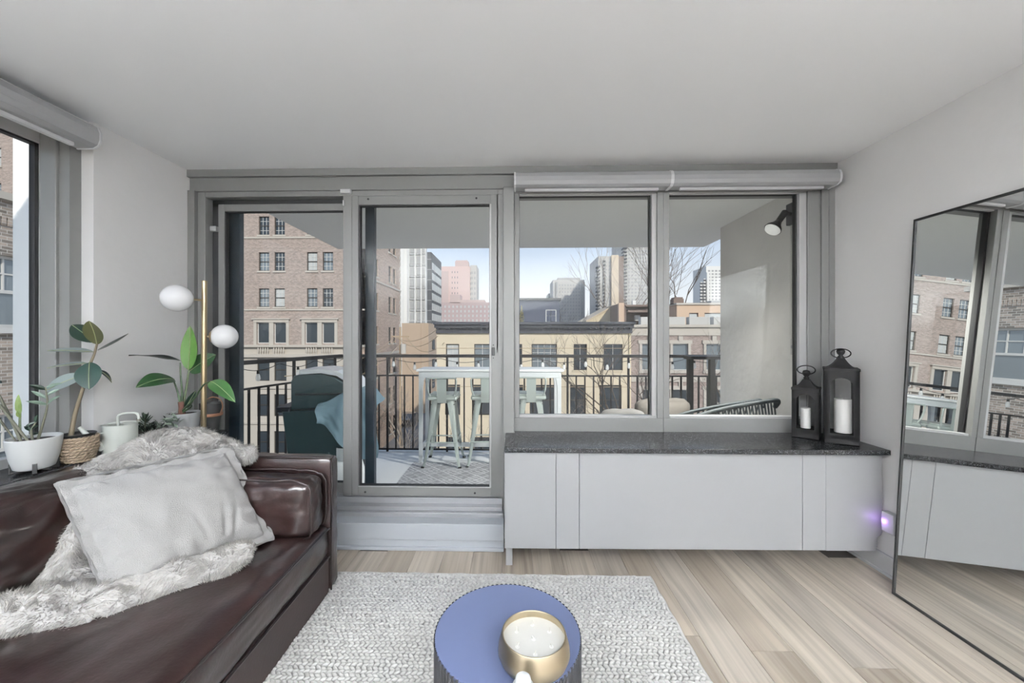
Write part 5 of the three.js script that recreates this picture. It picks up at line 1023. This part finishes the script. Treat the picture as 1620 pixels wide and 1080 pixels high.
  for (const [b, e, w, m] of Lf) part('leaf', leafGeo(b, e, w, [0.4, 0.6, 0.7], { droop: 0.08, fold: 0.4 }), m, t);
}
{ // watering can
  const t = thing('watering_can', 'white enamel watering can with a long spout on the corner ledge', 'watering can', [-2.085, 0.709, -2.03], 0);
  const m = std(lin(0.62, 0.645, 0.60), 0.4, { side: THREE.DoubleSide });
  part('body', lathe([[0, 0], [0.068, 0], [0.07, 0.004], [0.07, 0.15], [0.072, 0.152], [0.072, 0.156], [0.069, 0.156], [0.067, 0.15], [0.067, 0.01], [0, 0.008]], 44), m, t);
  part('lid_half', extr([[-0.068, 0], [-0.06, 0.032], [-0.035, 0.058], [0, 0.068], [0.035, 0.058], [0.06, 0.032], [0.068, 0]], 0.002).rotateX(-Math.PI / 2).translate(0, 0.15, 0), m, t);
  const sp = (a, b, r1, r2) => taper([a, [(a[0] + b[0]) / 2, (a[1] + b[1]) / 2 - 0.006, (a[2] + b[2]) / 2], b], r1, r2, 12, 14);
  part('spout', sp([-0.03, 0.035, 0.055], [-0.105, 0.16, 0.105], 0.019, 0.008), m, t);
  part('spout_brace', rod([-0.02, 0.12, 0.066], [-0.078, 0.118, 0.088], 0.0028, 6), m, t);
  part('handle', tube([[0.0, 0.15, 0.01], [-0.002, 0.19, 0.01], [0.01, 0.206, 0.008], [0.05, 0.212, 0.0], [0.078, 0.208, -0.01], [0.088, 0.19, -0.012], [0.088, 0.17, -0.012]], 0.0062, 50, 8), m, t);
  part('handle_end', rod([0.088, 0.165, -0.012], [0.088, 0.178, -0.012], 0.0085, 10), std(lin(0.2, 0.19, 0.16), 0.5), t);
}
{ // bird-of-paradise plant in a grey pot
  const t = thing('leafy_plant', 'green broad leaved plant in a grey pot on the corner ledge', 'plant');
  const bx = -1.995, bz = -2.325, by = 0.708, potM = std(lin(0.36, 0.37, 0.37), 0.6);
  part('pot', lathe([[0, 0], [0.062, 0], [0.066, 0.005], [0.08, 0.135], [0.083, 0.14], [0.083, 0.16], [0.078, 0.16], [0.075, 0.145], [0, 0.14]], 36).translate(bx, by, bz), potM, t);
  part('soil', clean(new THREE.CylinderGeometry(0.075, 0.075, 0.01, 28)).translate(bx, by + 0.143, bz), soil, t);
  part('stump', taper([[-2.0, 0.84, -2.315], [-1.997, 0.89, -2.315], [-2.0, 0.935, -2.31]], 0.02, 0.014, 8, 8), std(lin(0.075, 0.03, 0.02), 0.9), t);
  const S = [[[-1.999, 0.9, -2.31], [-2.01, 0.994, -2.3], [-2.037, 1.069, -2.3]], [[-2.0, 0.9, -2.315], [-2.001, 0.991, -2.32], [-2.008, 1.086, -2.32], [-2.012, 1.17, -2.32]], [[-1.998, 0.9, -2.32], [-1.995, 1.0, -2.34], [-1.978, 1.115, -2.34]], [[-1.996, 0.9, -2.32], [-1.985, 0.99, -2.33], [-1.956, 1.12, -2.32]], [[-1.99, 0.88, -2.31], [-1.88, 0.965, -2.27], [-1.81, 1.045, -2.25], [-1.766, 1.064, -2.24]], [[-1.99, 0.87, -2.31], [-1.93, 0.905, -2.3], [-1.895, 0.925, -2.26]]];
  S.forEach((s, i) => part('petiole', taper(s, 0.0065, 0.0038, 18, 7), i === 3 ? stemG : std(lin(0.04, 0.07, 0.03), 0.6), t));
  const L = [[[-2.004, 1.178, -2.32], [-2.13, 1.222, -2.12], 0.11, [0, 1, -0.25], leafDark, { droop: 0.06, wave: 0.015 }], [[-1.962, 1.125, -2.32], [-1.942, 1.39, -2.31], 0.085, [0.35, 0, 1], leafBright, { droop: -0.05, fold: 0.25 }], [[-1.975, 1.111, -2.34], [-1.845, 1.215, -2.39], 0.12, [0.2, 0.5, 1], leafGreen, { droop: 0.1 }], [[-2.03, 1.07, -2.3], [-2.07, 1.045, -2.10], 0.115, [0.55, 0.9, 0.1], leafGreen, { droop: 0.25, wave: 0.01 }], [[-1.762, 1.065, -2.24], [-1.565, 0.955, -2.17], 0.085, [0.2, 0.8, 0.7], LM(lin(0.032, 0.085, 0.026), 0.28), { droop: 0.28 }], [[-1.965, 0.895, -2.3], [-1.89, 1.005, -2.29], 0.035, [0.5, -0.2, 1], leafDark, { droop: 0.05 }]];
  for (const [b, e, w, up, m, o] of L) { const l = part('leaf', leafGeo(b, e, w, up, { peak: 0.42, pw: 0.75, ...o }), m, t); part('midrib', leafMidrib(b, e, up, o), rib, l); }
}
{ // black trough of succulents
  const t = thing('succulent_trough', 'long black trough of small succulents by the corner pier', 'plant');
  const r = rng(17);
  part('trough', extr([[-0.055, 0], [0.055, 0], [0.062, 0.09], [0.056, 0.09], [0.054, 0.075], [-0.054, 0.075], [-0.056, 0.09], [-0.062, 0.09]], 0.22, 0.002).translate(0, 0, -0.11).rotateY(0.55).translate(-2.095, 0.709, -2.235), std(lin(0.015, 0.015, 0.016), 0.5), t);
  part('soil', bb(-0.054, 0.054, 0.066, 0.08, -0.108, 0.108).rotateY(0.55).translate(-2.095, 0.709, -2.235), soil, t);
  const rosette = (x, y, z, n, len, m, tall) => { for (let i = 0; i < n; i++) { const a = i * 2.4, k = i / n, e = 0.15 + k * 1.15, L = len * (1 - k * 0.35); const b = [x, y + k * tall, z]; part('leaf', leafGeo(b, [x + Math.cos(a) * Math.cos(e) * L, b[1] + Math.sin(e) * L, z + Math.sin(a) * Math.cos(e) * L], 0.014, [Math.cos(a) * -0.5, 1, Math.sin(a) * -0.5], { droop: -0.15, fold: 0.6, peak: 0.62 }), m, t); } };
  part('stem', rod([-2.105, 0.785, -2.19], [-2.103, 0.86, -2.19], 0.004, 6), stemD, t);
  rosette(-2.104, 0.805, -2.19, 20, 0.062, LM(lin(0.03, 0.045, 0.03), 0.45), 0.055);
  rosette(-2.06, 0.80, -2.29, 14, 0.05, leafDark, 0.04);
  for (let i = 0; i < 34; i++) { const a = r() * 6.28, q = r() * 0.1, x = -2.10 + (r() - 0.5) * 0.1, z = -2.22 + (r() - 0.5) * 0.16; part('sprig', taper([[x, 0.785, z], [x + Math.cos(a) * 0.02, 0.81 + r() * 0.02, z + Math.sin(a) * 0.02], [x + Math.cos(a) * 0.05, 0.79 + r() * 0.035, z + Math.sin(a) * 0.05]], 0.0026, 0.0012, 5, 5), i % 3 ? leafDark : leafGrey, t); }
  const t2 = thing('trailing_succulent', 'grey green trailing succulent spilling over in front of the grey pot', 'plant');
  part('pot', lathe([[0, 0], [0.03, 0], [0.036, 0.085], [0.032, 0.085], [0.03, 0.07], [0, 0.068]], 24).translate(-1.945, 0.709, -2.215), std(lin(0.3, 0.3, 0.3), 0.6), t2);
  for (let i = 0; i < 30; i++) { const a = i * 2.4, e = r() * 1.5 - 0.5, L = 0.035 + r() * 0.03, b = [-1.945 + (r() - 0.5) * 0.03, 0.80 + r() * 0.06, -2.205 + (r() - 0.5) * 0.03]; part('leaf', leafGeo(b, [b[0] + Math.cos(a) * Math.cos(e) * L, b[1] + Math.sin(e) * L, b[2] + Math.abs(Math.sin(a)) * Math.cos(e) * L], 0.012, [0.2, 1, 0.4], { droop: 0.1, fold: 0.4 }), leafGrey, t2); }
  const t3 = thing('planter_pot', 'small black pot with a copper brown band behind the gold lamp pole', 'pot', [-1.945, 0.709, -2.475]);
  part('pot', lathe([[0, 0], [0.04, 0], [0.06, 0.13], [0.062, 0.19], [0.058, 0.19], [0.054, 0.15], [0, 0.145]], 28), M.black, t3);
  part('band', lathe([[0.0605, 0.11], [0.064, 0.11], [0.065, 0.128], [0.0615, 0.128]], 28), std(lin(0.28, 0.13, 0.07), 0.5), t3);
  part('handle', tube([[0.06, 0.12, 0], [0.085, 0.17, 0.01], [0.07, 0.215, 0.012], [0.02, 0.23, 0.01], [-0.03, 0.21, 0]], 0.004, 30, 6), std(lin(0.22, 0.11, 0.06), 0.5), t3);
}
{ // brass lamp with two opal globes
  const t = thing('globe_lamp', 'slim brass floor lamp with two white glass globes behind the sofa', 'lamp', [-1.83, 0, -2.275]);
  const opal = phy(lin(0.86, 0.86, 0.87), 0.22, { clearcoat: 0.4, clearcoatRoughness: 0.1 });
  part('base', lathe([[0, 0], [0.06, 0], [0.06, 0.014], [0.02, 0.02], [0, 0.02]], 28).translate(0, 0, -0.0), M.brass, t);
  part('pole', [rod([-0.006, 0.01, 0], [0.003, 1.655, 0], 0.0145, 18)], M.brass, t);
  for (const [dx, y, dz, lab] of [[-0.045, 1.54, 0.135, 'front globe'], [0.082, 1.326, -0.055, 'rear globe']]) {
    const g = new THREE.Group(); g.name = numbered('globe_arm'); t.add(g);
    const rr = dz > 0 ? 0.0745 : 0.072, d = new THREE.Vector3(dx, 0, dz).normalize();
    part('arm', rod([0, y, 0], [dx - d.x * rr * 0.5, y, dz - d.z * rr * 0.5], 0.006, 10), M.brass, g);
    part('globe', clean(new THREE.SphereGeometry(rr, 40, 28)).translate(dx, y, dz), opal, g);
    // brass cup that holds the globe
    const cup = lathe([[0, 0.004], [0.02, 0.004], [0.034, -0.004], [0.037, -0.014], [0.034, -0.014], [0, -0.002]], 28).rotateX(-Math.PI / 2);
    const q = new THREE.Quaternion().setFromUnitVectors(new THREE.Vector3(0, 0, -1), d.clone().negate());
    const view = dz > 0 ? d : d;
    part('cup', cup.applyQuaternion(q).translate(dx - d.x * (rr - 0.002), y, dz - d.z * (rr - 0.002)), M.brass, g);
  }
}
renderer.render(scene, camera);
